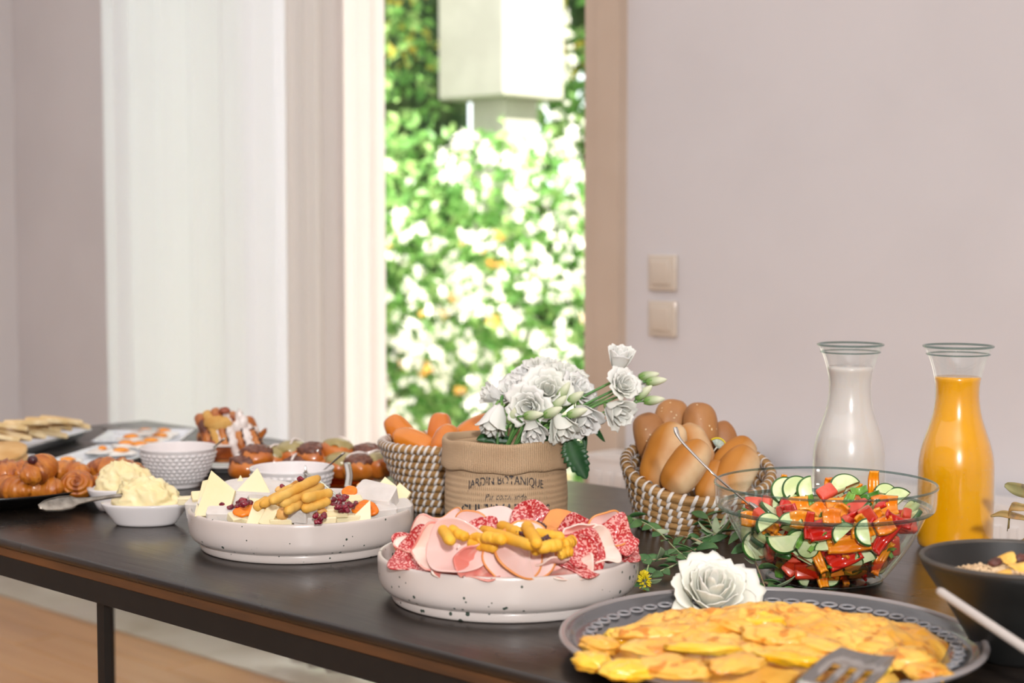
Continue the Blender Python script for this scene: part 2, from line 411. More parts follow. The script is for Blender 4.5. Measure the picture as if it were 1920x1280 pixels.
# the jasmine hedge: a climber with foliage, blossoms and stems
hx0, hx1 = -8.6, -2.9
leaf_g = []
hed = thing('flowering_hedge', 'tall green climbing hedge covered in white blossom beyond the opening', 'hedge', (0, 0, 0))
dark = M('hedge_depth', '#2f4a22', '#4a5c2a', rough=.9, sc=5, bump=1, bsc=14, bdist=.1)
def front(x, z): return HY + .26*noise.noise(Vector((x*1.1, z*1.1, 0))) + .10*noise.noise(Vector((x*3.5, z*3.5, 5)))
lv = [M('leaf_green_%d' % i, c, c2, rough=.45, sc=9, transl=.5) for i, (c, c2) in enumerate((('#78a858', '#94c070'), ('#9cc074', '#b6d486'), ('#5f9048', '#7cae60'), ('#bcbc58', '#d4b850')))]
mb = MB(); H = 3.9
def leafshape(s, a, m):
    return [m @ Vector(v) for v in ((0, 0, 0), (s*.32, s*.45, .12*s), (0, s, -.05*s), (-s*.32, s*.45, .12*s))]
rr = random.Random(11)
n = 0
hole = lambda x, z: noise.noise(Vector((x*2.1+9, z*2.1, 2)))
gaps = [(rr.uniform(-6.4, -3.8), rr.uniform(1.35, 2.9), rr.uniform(.02, .055)) for _ in range(170)]
while n < 38000:
    x = rr.uniform(hx0, hx1); z = rr.uniform(-.02, H)
    d = rr.random()**1.5*.6
    if z > 1.3 and (rr.random() < .12 or hole(x, z) > .42 or any(abs(x-.9*d_-q[0]) < q[2] and abs(z-q[1]) < q[2] for q in gaps for d_ in (0,))): n += 1; continue
    y = front(x, z)-.12+d
    # keep the pillar readable: leaves only behind it in its upper part
    if z > 1.36+rr.uniform(0, .30)+.10*noise.noise(Vector((x*4, 1, 1))) and y < HY+.95 and x > -5.62: y = HY+.95+d*.3
    s = rr.uniform(.045, .095)
    m = Matrix.Translation((x, y, z)) @ Euler((rr.uniform(-1.2, 1.9), rr.uniform(-.9, .9), rr.uniform(0, 6.3))).to_matrix().to_4x4()
    v = leafshape(s, 0, m); ci = rr.choice((0, 0, 0, 1, 1, 2, 2)) if z < 1.9 or rr.random() < .5 else rr.choice((0, 1, 3, 3))
    mb.add(v, [(0, 1, 2), (0, 2, 3)], ci); n += 1
o = O('foliage', mb.mesh('foliage', lv, False), hed); o['kind'] = 'stuff'
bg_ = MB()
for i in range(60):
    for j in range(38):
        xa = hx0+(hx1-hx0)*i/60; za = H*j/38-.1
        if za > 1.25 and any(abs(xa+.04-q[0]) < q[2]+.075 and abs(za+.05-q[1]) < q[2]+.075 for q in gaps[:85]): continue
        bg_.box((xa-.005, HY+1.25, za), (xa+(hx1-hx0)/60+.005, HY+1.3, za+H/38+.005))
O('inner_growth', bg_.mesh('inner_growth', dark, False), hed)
blm = M('jasmine_white', '#fbf8ee', rough=.5, transl=.35); ylw = M('faded_blossom', '#f0c46a', '#e8a24a', rough=.6, sc=8, transl=.3)
def bloss(s, rr):
    g = MB()
    for q in range(4):
        c = Vector((rr.uniform(-1, 1), rr.uniform(-.6, .6), rr.uniform(-1, 1)))*s*.55
        e = Euler((PI/2+rr.uniform(-.7, .7), rr.uniform(-.6, .6), rr.uniform(0, 6)))
        m = Matrix.Translation(c) @ e.to_matrix().to_4x4(); vs = [(0, 0, 0)]
        for k in range(10): a = k*PI/5; r_ = s*(.62 if k % 2 else .22); vs.append((r_*math.cos(a), r_*math.sin(a), .1*s))
        g.add(vs, [(0, 1+k, 1+(k+1) % 10) for k in range(10)], 0, m)
    return g
bls = [bloss(.052, random.Random(i)).mesh('blossom', blm, False) for i in range(4)] + [bloss(.04, random.Random(9)).mesh('blossom', ylw, False)]
cnt = 0; rest = MB()
pv = lambda x, y, z: (lambda v: (v.dot(RIGHT)/v.dot(FWD)*F_PX+960, 430-(z-CAM_Z)/v.dot(FWD)*F_PX))(Vector((x, y, 0)))
tries = 0
while tries < 4000:
    tries += 1
    x = rr.uniform(hx0, hx1); z = rr.uniform(0, H-.3); y = front(x, z)-.16-rr.random()*.08
    cl = noise.noise(Vector((x*1.8+3, z*1.8, 7)))
    if cl < -.22 and rr.random() < .8: continue
    if z > 1.55 and -5.62 < x:
        if -5.25 < x < -4.62 and z > 1.7: continue
        y = HY+.85
    inview = 690 < pv(x, y, z)[0] < 1135 and z < 2.5
    m = Matrix.Translation((x, y, z)) @ Euler((rr.uniform(-.5, .5), rr.uniform(-3, 3), rr.uniform(-.8, .8))).to_matrix().to_4x4() @ Matrix.Scale(rr.uniform(.45, 1.15), 4)
    if inview and cnt < 300:
        O('blossom', bls[4] if (rr.random() < .1) else bls[rr.randrange(4)], hed, m); cnt += 1
    else:
        g = bloss(.052, rr); rest.add(g.v, g.f, 0, m)
o = O('blossom_mass', rest.mesh('blossom_mass', blm, False), hed); o['kind'] = 'stuff'
st = M('climber_stem', '#7a5a3c', rough=.8)
for i in range(5):
    x = -6.3+i*.16+rr.uniform(-.05, .05); pts = [(x+.12*noise.noise(Vector((i, z*.9, 0))), front(x, z)-.02, z) for z in [k*.25 for k in range(13)]]
    part('stem', tube(curve(pts, 3), .012, 5), st, hed)

# ================================================================== THE TABLE
TX0, TX1, TY0, TY1 = -3.03, -.45, 1.092, 2.0
def tabletop_mat():
    m = bpy.data.materials.new('dark_stained_wood'); m.use_nodes = True; nt = m.node_tree; N = nt.nodes; K = nt.links; b = N['Principled BSDF']
    tc = N.new('ShaderNodeTexCoord'); mp = N.new('ShaderNodeMapping'); K.new(tc.outputs['Object'], mp.inputs[0]); mp.inputs['Scale'].default_value = (1.2, 14, 14)
    n1 = N.new('ShaderNodeTexNoise'); n1.inputs['Scale'].default_value = 5; n1.inputs['Detail'].default_value = 8; n1.inputs['Distortion'].default_value = .6; K.new(mp.outputs[0], n1.inputs['Vector'])
    n2 = N.new('ShaderNodeTexNoise'); n2.inputs['Scale'].default_value = 3.2; n2.inputs['Detail'].default_value = 5; K.new(tc.outputs['Object'], n2.inputs['Vector'])
    cr = N.new('ShaderNodeValToRGB'); cr.color_ramp.elements[0].position = .3; cr.color_ramp.elements[0].color = L('#15110f'); cr.color_ramp.elements[1].position = .75; cr.color_ramp.elements[1].color = L('#2e2620')
    K.new(n1.outputs[0], cr.inputs[0])
    wv = N.new('ShaderNodeTexNoise'); wv.inputs['Scale'].default_value = 9; wv.inputs['Detail'].default_value = 10; wv.inputs['Roughness'].default_value = .8; K.new(mp.outputs[0], wv.inputs['Vector'])
    r3 = N.new('ShaderNodeMapRange'); r3.inputs[1].default_value = .66; r3.inputs[2].default_value = .74; K.new(wv.outputs[0], r3.inputs[0])
    mx = N.new('ShaderNodeMix'); mx.data_type = 'RGBA'; K.new(r3.outputs[0], mx.inputs[0]); K.new(cr.outputs[0], mx.inputs[6]); mx.inputs[7].default_value = L('#0c0a09'); K.new(mx.outputs[2], b.inputs['Base Color'])
    rr_ = N.new('ShaderNodeMapRange'); rr_.inputs[1].default_value = .3; rr_.inputs[2].default_value = .7; rr_.inputs[3].default_value = .20; rr_.inputs[4].default_value = .38; K.new(n2.outputs[0], rr_.inputs[0]); K.new(rr_.outputs[0], b.inputs['Roughness'])
    bp = N.new('ShaderNodeBump'); bp.inputs['Strength'].default_value = .35; bp.inputs['Distance'].default_value = .0012; K.new(n1.outputs[0], bp.inputs['Height']); K.new(bp.outputs[0], b.inputs['Normal'])
    b.inputs['Specular IOR Level'].default_value = .6
    return m
tb = thing('dining_table', 'long black stained wooden buffet table on a thin black steel frame', 'table', Matrix.Translation(((TX0+TX1)/2, (TY0+TY1)/2, 0)))
lx, ly = (TX1-TX0)/2, (TY1-TY0)/2
top_m = tabletop_mat(); steel = M('black_steel', '#080808', rough=.6, sc=30, c2='#0c0c0b')
g = rbox(2*lx, 2*ly, .012, .35, 3); part('tabletop', g, top_m, tb, (0, 0, TZ-.006))
g = rbox(2*lx-.006, 2*ly-.006, .012, .1, 1); part('underlay_board', g, M('raw_brown_wood', '#6a4420', '#3c2714', rough=.7, sc=10, stretch=(.4, 4, 4), lo=.35, hi=.7), tb, (0, 0, TZ-.018), False)
for nm, a, c_ in (('front_rail', (-lx+.006, -ly+.006, TZ-.052), (lx-.006, -ly+.036, TZ-.024)), ('rear_rail', (-lx+.006, ly-.036, TZ-.052), (lx-.006, ly-.006, TZ-.024)),
                  ('end_rail', (-lx+.006, -ly+.036, TZ-.052), (-lx+.036, ly-.036, TZ-.024)), ('end_rail', (lx-.036, -ly+.036, TZ-.052), (lx-.006, ly-.036, TZ-.024))):
    O(nm, MB().box(a, c_).mesh(nm, steel, False), tb)
leg_me = MB().box((-.0080, -.0045, 0), (.0080, .0045, TZ-.052)).mesh('leg', steel, False)
for x in (-lx+.03, -1.787-(TX0+TX1)/2, lx-.03):
    for y in (-ly+.022, ly-(.113 if x < -lx+.1 else .022)):
        O('leg', leg_me, tb, (x, y, 0))

# ================================================================== VESSELS
porc = M('white_porcelain', '#e6e1e0', rough=.12, coat=.6)
platter_m = M('platter_porcelain', '#dfe3e8', rough=.15, coat=.5)
chrome = M('polished_steel', '#c9c7c3', rough=.16, metal=1)
black_gl = M('black_glaze', '#0d0d0d', rough=.3)
clear = glass('clear_glass', (.985, .995, .99))
clear_edge = glass('glass_edge', (.55, .64, .62), refl=1.0)
def bowl_pr(*p): return list(p)

# speckled shallow dishes
speck = M('speckled_stoneware', '#d6ccc6', '#d0c5be', rough=.28, sc=8, coat=.35, vor=(105, .34, '#3c4a40'))
dish_pr = smoothpr([(0, .0), (.120, 0), (.1285, .0), (.1305, .004), (.1310, .0095), (.1295, .0108), (.1340, .0118), (.1400, .0150), (.1438, .0215), (.1455, .0310), (.1458, .0440), (.1456, .0495), (.1446, .0520), (.1422, .0524), (.1405, .0510), (.1395, .0440), (.1370, .0260), (.1200, .0165), (.06, .0145), (0, .0145)], 2)
dish_me = thin('dish', lathe(dish_pr, 128), speck)
DC = P(566, 1021); DH = P(953, 1118)
one('speckled_dish', 'round speckled white dish holding the cheese board, farther of the two', 'dish', dish_me, Matrix.Translation(DC), 'speckled stoneware dishes')
one('speckled_dish', 'round speckled white dish holding the cold cuts, nearer of the two', 'dish', dish_me, Matrix.Translation(DH) @ Matrix.Rotation(2.1, 4, 'Z'), 'speckled stoneware dishes')

# hobnail bowls
def hob():
    pr = resample([(.026, 0), (.032, .001), (.033, .006), (.043, .018), (.052, .034), (.0575, .050), (.0595, .058), (.0615, .063), (.0610, .0655), (.0590, .0645), (.055, .050), (.049, .034), (.040, .018), (.030, .010), (.0, .009)], 110)
    NR, NA = 8, 34
    def d(t, a, r, z):
        if t < .48 and z > .008 and z < .0575:
            v = (z-.008)/.0495*NR; k = int(v); fa = ((a/(2*PI)*NA + (.5 if k % 2 else 0)) % 1)-.5; fv = v-k-.5
            q = fa*fa+fv*fv; h = max(0, 1-q/.17)
            return r+.0027*math.sqrt(h), z
        return r, z
    return lathe(pr, 228, d)
hob_me = thin('bowl', hob(), porc)
HB1, HB2 = P(335, 912), P(548, 958)
for c, lab in ((HB1, 'small white hobnail bowl beside the croissant plate'), (HB2, 'small white hobnail bowl behind the cheese dish')):
    one('hobnail_bowl', lab, 'bowl', hob_me, Matrix.Translation(c), 'white hobnail bowls')
def spoon(name, label, tip, end, r=.0022, bowl=.018, mat=chrome, cat='spoon'):
    """bowl of the spoon at tip, handle running to end"""
    t = thing(name, label, cat, along(tip, end)); ln = (end-tip).length
    part('handle', tube(curve([(bowl*.8, 0, 0), (ln*.4, 0, .003), (ln*.75, 0, .002), (ln, 0, 0)], 6), [r*(.8+.8*(i/18)**2) for i in range(19)], 8, True, .5), mat, t)
    part('spoon_bowl', sheet(lambda u, v: (bowl*u*math.cos(2*PI*v), bowl*.62*u*math.sin(2*PI*v), -.006*(1-u*u)), 5, 18, .001, True), mat, t)
    return t
spoon('teaspoon', 'steel spoon leaning in the hobnail bowl near the croissants', HB1+RIGHT*.02+Vector((0, 0, .024)), PD(421, 822, 2.60))
spoon('teaspoon', 'steel spoon leaning in the hobnail bowl behind the cheese', HB2+RIGHT*.012+Vector((0, 0, .022)), PD(645, 849, 2.36))
# pink reflection inside the first bowl, modelled as a coloured patch
one('reflection', 'pink reflection modelled as a patch inside the hobnail bowl near the croissants', 'reflection', thin('reflection', blob(ell(.036, .036, .006, .002, 60), 20, 8), M('pink_reflection', '#d07a6a', '#e0a090', rough=.3, sss=.3)), Matrix.Translation(HB1+Vector((0, 0, .020))))
one('yoghurt', 'pale pink yoghurt inside the hobnail bowl behind the cheese', 'yoghurt', thin('yoghurt', lathe([(0, .021), (.03, .0215), (.0400, .022), (.038, .016), (0, .014)], 40), M('yoghurt', '#ecdcdc', rough=.3)), Matrix.Translation(HB2))

# butter dishes
def boat(a, b, h):
    pr = resample(smoothpr([(0, 0), (.60, 0), (.66, .03), (.70, .14), (.93, .75), (1.0, 1.0), (.985, 1.03), (.955, 1.0), (.88, .70), (.66, .22), (.5, .16), (0, .15)], 2), 34)
    return lathe([(r, z*h) for r, z in pr], 72, None, a, b)
BD1, BD2 = P(273, 983), P(228, 956)
m1 = Matrix.Translation(BD1) @ Matrix.Rotation(YAW+.03, 4, 'Z'); m2 = Matrix.Translation(BD2) @ Matrix.Rotation(YAW+.1, 4, 'Z')
one('butter_dish', 'small white oval butter dish in front, next to the cheese dish', 'dish', thin('butter_dish', boat(.062, .036, .031), porc), m1, 'white butter dishes')
one('butter_dish', 'small white oval butter dish tucked behind the nearer butter dish', 'dish', thin('butter_dish', boat(.050, .034, .033), porc), m2, 'white butter dishes')
butm = M('butter', '#efdca4', '#f4e6b8', rough=.45, sc=30, bump=.3, bsc=60, sss=.25, ssc=.006)
def butter(rx, ry, rz, seed):
    def f(d):
        q = noise.turbulence_vector(Vector((d.x*2.3+seed, d.y*2.3, d.z*2)), 3, False); k = .80+.30*noise.ridged_multi_fractal(Vector((d.x*1.9+seed, d.y*2.8, d.z*3.2)), .8, 2.2, 3, 1, 2)*.5
        p = Vector((d.x*rx, d.y*ry, max(d.z, -.25)*rz*(1-.15*d.x))); return p*k + q*.0035
    return blob(f, 72, 48)
one('butter_mound', 'rough mound of pale yellow butter in the nearer dish', 'butter', thin('butter', butter(.050, .027, .040, 4), butm), m1 @ Matrix.Translation((.004, 0, .027)), 'mounds of butter')
one('butter_mound', 'rough mound of pale yellow butter in the rear dish', 'butter', thin('butter', butter(.044, .026, .042, 9), butm), m2 @ Matrix.Translation((.006, 0, .029)), 'mounds of butter')
# butter knife: patterned paddle handle, thin neck, blade in the butter
A, B = PD(72, 950, 2.20), PD(240, 927, 2.27)
t = thing('butter_knife', 'silver butter knife with a wide beaded handle stuck in the butter', 'knife', along(A, B)); ln = (B-A).length
ws = [(0, .003), (.01, .0085), (.03, .0115), (.045, .0105), (.052, .006), (.07, .0035), (ln*.75, .0026), (ln, .003)]
def wid(x):
    for a, b in zip(ws, ws[1:]):
        if x <= b[0]: u = (x-a[0])/(b[0]-a[0]); return a[1]+(b[1]-a[1])*u
    return ws[-1][1]
silver = M('old_silver', '#a9a49a', '#7d7870', rough=.3, metal=1, sc=60)
hm = Matrix.Rotation(.9, 4, 'X')
part('handle', sheet(lambda u, v: hm @ Vector((u*ln, (v-.5)*2*wid(u*ln), .0012*math.cos((v-.5)*PI))), 40, 6, .0016), silver, t)
be = MB()
for i in range(34):
    x = .004+i*.0014
    for s in (-1, 1):
        g = blob(ell(.0007, .0007, .0007), 6, 4); be.add(g[0], g[1], 0, hm @ Matrix.Translation((x, s*(wid(x)-.0010), .0012)))
o = O('beading', be.mesh('beading', silver), t); o['kind'] = 'stuff'
part('blade', sheet(lambda u, v: hm @ Vector((ln-.004+u*.05, (v-.5)*.016*(1-.3*u*u), 0)), 10, 4, .0008), silver, t)

# glass salad bowl
SB = P(1545, 1083)
sb_t = thing('salad_bowl', 'large clear glass bowl of chopped vegetable salad', 'bowl', Matrix.Translation(SB))
out = [(0, 0), (.060, 0), (.068, .0015), (.074, .008), (.090, .030), (.106, .056), (.1165, .078), (.1185, .083)]
inn = [(.1140, .0815), (.1020, .055), (.0860, .031), (.070, .011), (.055, .0065), (0, .006)]
part('glass_body', lathe(resample(smoothpr(out, 2), 40)+resample(smoothpr(inn, 2), 30), 128), clear, sb_t)
rim = smoothpr([(.1182, .0822), (.1230, .0830), (.1262, .0842), (.1280, .0870), (.1290, .108), (.1305, .1115), (.1300, .1135), (.1280, .1135), (.1262, .1110), (.1245, .0885), (.1182, .0822)], 2)
part('glass_collar', lathe(rim, 128), clear, sb_t)
def torus(r, z, a, seg=128, s2=8): return lathe([(r+a*math.cos(k*2*PI/s2), z+a*math.sin(k*2*PI/s2)) for k in range(s2+1)], seg)
part('lip', torus(.1288, .1125, .0015), clear_edge, sb_t)
part('ledge', torus(.1235, .0850, .0024), clear_edge, sb_t)
part('foot_ring', torus(.0665, .0018, .0018), clear_edge, sb_t)

# carafes
def carafe_pr(k=1.0):
    p = [(0, .001), (.044, 0), (.0478, .004), (.0490, .012), (.0490, .098), (.0478, .116), (.0435, .134), (.0370, .152), (.0312, .170), (.0283, .190), (.0283, .205), (.0300, .218), (.0345, .236), (.0405, .251), (.0435, .257)]
    return [(r*k, z) for r, z in p]
water = M('beads', '#ffffff', rough=.05)
def carafe(name, label, c, dz, liq, liqname, fill):
    t = thing(name, label, 'carafe', Matrix.Translation(c))
    o = smoothpr([(r, z*dz) for r, z in carafe_pr()], 2); i = [(max(r-.0022, 0), z+(.004 if z < .01 else 0)) for r, z in reversed(o)]
    part('glass', lathe(resample(o, 60)+resample(i, 50), 96), clear, t)
    part('lip', torus(.0435, .2575*dz, .0016, 96), clear_edge, t)
    part('lip_ring', torus(.0395, .2475*dz, .0011, 96), clear_edge, t)
    q = [(max(r-.0010, 0), max(z, .002)) for r, z in resample(o, 80) if z < fill]; q += [(q[-1][0]-.001, fill), (0, fill-.001)]
    return t, part(liqname, lathe(q, 96), liq, t)
JU, MI = P(1790, 1026), P(1590, 996)
milk = M('milk', '#d2ccc7', rough=.25, coat=.7, sss=.25, ssc=.02)
juice = M('orange_juice', '#eaa600', '#e29d00', rough=.25, coat=.8, sc=12, sss=.15, ssc=.01)
carafe('milk_carafe', 'clear glass carafe filled with white milk', MI, .99, milk, 'milk', .2255)
jt, _ = carafe('juice_carafe', 'clear glass carafe filled with orange juice, right of the milk', JU, 1.012, juice, 'juice', .2215)
dr = MB(); rr = random.Random(3); pr_ = resample(smoothpr(carafe_pr(), 2), 100)
for i in range(420):
    r, z = pr_[rr.randrange(26, 80)]; a = rr.uniform(0, 2*PI); s = rr.uniform(.0004, .0011)
    g = blob(ell(s, s, s*1.2), 6, 4); dr.add(g[0], g[1], 0, Matrix.Translation((r*math.cos(a), r*math.sin(a), z*1.012)))
o = O('condensation', dr.mesh('condensation', glass('droplet', (1, 1, 1))), jt); o['kind'] = 'stuff'

# muesli bowl
MU = P(1902, 1238)
mt = thing('muesli_bowl', 'black stoneware bowl of muesli at the right edge', 'bowl', Matrix.Translation(MU) @ Matrix.Diagonal((1, 1, 1.07, 1)))
blk = M('black_stoneware', '#171716', '#1f1f1e', rough=.42, sc=20, bump=.15, bsc=220, bdist=.0006)
rimm = M('worn_rim', '#4b443d', '#3a3530', rough=.5, sc=30)
part('body', lathe(resample(smoothpr([(0, 0), (.030, 0), (.034, .004), (.050, .030), (.070, .060), (.086, .082), (.0895, .089), (.0895, .092), (.0855, .0925)], 2), 40)+resample(smoothpr([(.0850, .0915), (.074, .070), (.056, .042), (.036, .020), (0, .014)], 2), 30), 96), blk, mt)
part('rim', torus(.0875, .0915, .0027, 96), rimm, mt)
oat = M('oat', '#d9bd97', '#c9a880', rough=.7, sc=60); flake = M('corn_flake', '#e8b04a', '#f0c466', rough=.5, sc=50); rais = M('raisin', '#4a2a22', '#6a3a30', rough=.4, sc=90, bump=.8, bsc=300)
mz = MB(); rr = random.Random(5)
g = blob(ell(.074, .074, .012, .002, 60), 30, 10); mz.add(g[0], g[1], 0, Matrix.Translation((0, 0, .066)))
for i in range(900):
    a = rr.uniform(0, 6.283); r = .072*math.sqrt(rr.random()); g = blob(ell(.0034, .0026, .0012), 7, 4)
    mz.add(g[0], g[1], 0, Matrix.Translation((r*math.cos(a), r*math.sin(a), .0655+.0125*math.sqrt(max(0, 1-(r/.074)**2))+rr.uniform(0, .002))) @ Euler((rr.uniform(-.8, .8), rr.uniform(-.8, .8), rr.uniform(0, 6))).to_matrix().to_4x4())
o = O('oats', mz.mesh('oats', oat), None, Matrix.Translation(MU+Vector((0, 0, .006)))); tag(o, 'loose heap of rolled oats filling the black bowl', 'muesli', None, 'stuff')
fk = thin('corn_flake', sheet(lambda u, v: (.0115*u*math.cos(2*PI*v)*(1+.12*math.sin(6*PI*v)), .009*u*math.sin(2*PI*v), .0025*u*u*math.cos(4*PI*v)), 4, 18, .0012, True), flake)
rs = thin('raisin', blob(ell(.0075, .005, .004, .0018, 300), 16, 10), rais)
for px, py, nm, me_, lab in ((1878, 1079, 'corn_flake', fk, 'yellow corn flake lying flat at the front of the muesli'), (1887, 1047, 'corn_flake', fk, 'curled pale corn flake on top of the muesli'), (1913, 1062, 'corn_flake', fk, 'small corn flake at the right edge of the muesli'),
                             (1866, 1053, 'raisin', rs, 'dark raisin left of the curled corn flake'), (1912, 1046, 'raisin', rs, 'dark raisin at the back right of the muesli')):
    one(nm, lab, 'corn flake' if nm[0] == 'c' else 'raisin', me_, FR(P(px, py, .0895 if py < 1070 else .087), 0, 15+px % 9, px % 50), 'bits on top of the muesli')
# pale utensil handle leaning in front of the bowl
A, B = PD(1759, 1106, 1.44), PD(1926, 1218, 1.37); d = (B-A).normalized(); E = A + d*((A.z-TZ-.006)/-d.z)
t = thing('serving_spoon', 'pale utensil handle leaning across the front of the black bowl', 'utensil', along(A, E)); ln = (E-A).length
pg = M('pale_grey_metal', '#b4aca6', rough=.5, metal=.0, coat=.2)
part('handle', tube([(0, 0, 0), (.004, 0, 0), (ln*.5, 0, 0), (ln-.03, 0, 0)], [.0030, .0040, .0044, .0040], 14), pg, t)
part('spoon_bowl', blob(ell(.03, .014, .004), 20, 10), pg, t, (ln-.012, 0, 0))

# big platter with beaded edge
OC = P(1444, 1236, 0)
enam = M('grey_enamel', '#58585b', '#48484a', rough=.25, sc=10, coat=.5)
NB = 55
def plate_d(t, a, r, z):
    if .163 < r < .185 and z > .0115:
        k = (a/(2*PI)*NB) % 1-.5; v = (r-.174)/.0080; q = (k*2.3)**2+v*v
        z += .0026*max(0, 1-abs(v))
    return r, z
pr = [(0, 0), (.125, 0), (.130, .002), (.1500, .0075), (.1620, .0060), (.1780, .0085), (.1960, .0200), (.1990, .0225), (.1965, .0250), (.1920, .0225), (.1870, .0172), (.1800, .0156), (.1650, .0135), (.1580, .0080), (.13, .0045), (0, .0045)]
t = thing('omelette_plate', 'large round grey enamel platter with a beaded border under the omelette', 'plate', Matrix.Translation(OC))
low = [p for p in pr[:8]]
part('plate_body', lathe(resample(pr[:9], 24)+[(r, z) for r, z in resample(pr[8:], 90)], 720, lambda q, a, r, z: plate_d(q, a, r, z) if q > .2 else (r, z)), enam, t)
bead_m = M('raised_bead', '#8a8a8d', '#76767a', rough=.3, coat=.5)
bead = MB(); g = lathe([(.0052+.0017*math.cos(k*2*PI/8), .0014*math.sin(k*2*PI/8)) for k in range(9)], 20, None, 1.35, .95); bead.add(g[0], g[1])
g = lathe([(0, -.0004), (.0050, -.0004), (.0050, -.0012)], 16, None, 1.35, .95); bead.add(g[0], g[1], 1)
bead_me = bead.mesh('bead', [bead_m, black_gl])
for k in range(NB):
    a = 2*PI*k/NB; O('bead', bead_me, t, Matrix.Translation((.1742*math.cos(a), .1742*math.sin(a), .0182)) @ Matrix.Rotation(a+PI/2, 4, 'Z') @ Matrix.Rotation(-.18, 4, 'X'))
part('rim', torus(.1985, .0240, .0034, 160, 10), M('grey_rim', '#8d8786', rough=.3, coat=.5), t)

# black croissant plate
CP = P(0, 936)
one('croissant_plate', 'round black plate piled with croissants at the left edge', 'plate', thin('plate', lathe(resample(smoothpr([(0, 0), (.11, 0), (.118, .003), (.150, .014), (.168, .026), (.1700, .0285), (.1675, .029), (.148, .018), (.115, .008), (0, .007)], 2), 50), 128), black_gl), Matrix.Translation(CP))

# amber glass dish
AG = P(600, 898)
amber = glass('amber_glass', (.75, .30, .06))
one('amber_dish', 'low amber glass dish of filled pastries', 'dish', thin('amber_dish', lathe(resample(smoothpr([(0, 0), (.085, 0), (.095, .004), (.125, .022), (.1395, .036), (.1400, .038), (.1375, .038), (.122, .026), (.092, .008), (0, .006)], 2), 50), 128), amber), Matrix.Translation(AG))

# cake plate under the babka
CK = P(432, 878)
one('cake_plate', 'flat white plate under the braided cake', 'plate', thin('cake_plate', lathe(smoothpr([(0, 0), (.055, 0), (.060, .004), (.085, .012), (.087, .014), (.084, .0145), (.058, .007), (0, .006)], 2), 96), porc), Matrix.Translation(CK))

# long rectangular platters on the left
def tray(name, label, a, b, c, w_, h=.018, zz=0.0, group='white rectangular platters'):
    """a->b is the near long edge at table height zz; c picks the far side; w_ width"""
    ex = (b-a); ln = ex.length; ex.normalize(); ey = Vector((-ex.y, ex.x, 0))
    if (c-a).dot(ey) < 0: ey = -ey
    ctr = (a+b)/2+ey*w_/2; ang = math.atan2(ex.y, ex.x)
    m = Matrix.Translation((ctr.x, ctr.y, TZ+zz)) @ Matrix.Rotation(ang, 4, 'Z')
    def rr_(hx, hy, rad, z, n=6):
        o = []
        for sx, sy, a0 in ((1, 1, 0), (-1, 1, PI/2), (-1, -1, PI), (1, -1, 1.5*PI)):
            for k in range(n+1): t = a0+PI/2*k/n; o.append((sx*(hx-rad)+rad*math.cos(t), sy*(hy-rad)+rad*math.sin(t), z))
        return o
    L2, W2 = ln/2, w_/2
    rings = [(L2*.80, W2*.72, .012, 0), (L2*.84, W2*.78, .012, .001), (L2-.008, W2-.008, .012, h*.75), (L2, W2, .010, h), (L2, W2, .010, h+.002), (L2-.004, W2-.004, .010, h+.0025), (L2-.016, W2-.016, .012, h*.55), (L2*.82, W2*.74, .012, .006)]
    vs = []; fs = []; nn = 28
    for q in rings: vs += rr_(*q)
    for i in range(len(rings)-1):
        for k in range(nn): k2 = (k+1) % nn; fs.append((i*nn+k, i*nn+k2, (i+1)*nn+k2, (i+1)*nn+k))
    fs += [tuple(reversed(range(nn))), tuple(range((len(rings)-1)*nn, len(rings)*nn))]
    o = one(name, label, 'platter', thin(name, (vs, fs), platter_m), m, group)
    return m, L2, W2
EG1 = tray('egg_platter', 'long white rectangular platter of fried eggs behind the croissants', Vector((-2.345, 1.467, TZ)), Vector((-2.503, 1.703, TZ)), P(95, 862), .135)
EG2 = tray('egg_platter', 'white rectangular platter of fried eggs farthest back, nearest the curtain', Vector((-2.555, 1.762, TZ)), Vector((-2.689, 1.889, TZ)), P(200, 806), .165)
ST = tray('bread_platter', 'white rectangular platter stacked with flatbread triangles at the far left', P(30, 845, .018), P(176, 805, .018), P(0, 800), .15)
RP = P(-14, 884)
one('side_plate', 'small white plate with round flatbreads at the left edge, before the stacked triangles', 'plate', thin('side_plate', lathe(smoothpr([(0, 0), (.06, 0), (.066, .004), (.088, .016), (.0905, .019), (.088, .0195), (.064, .008), (0, .007)], 2), 96), platter_m), Matrix.Translation(RP))

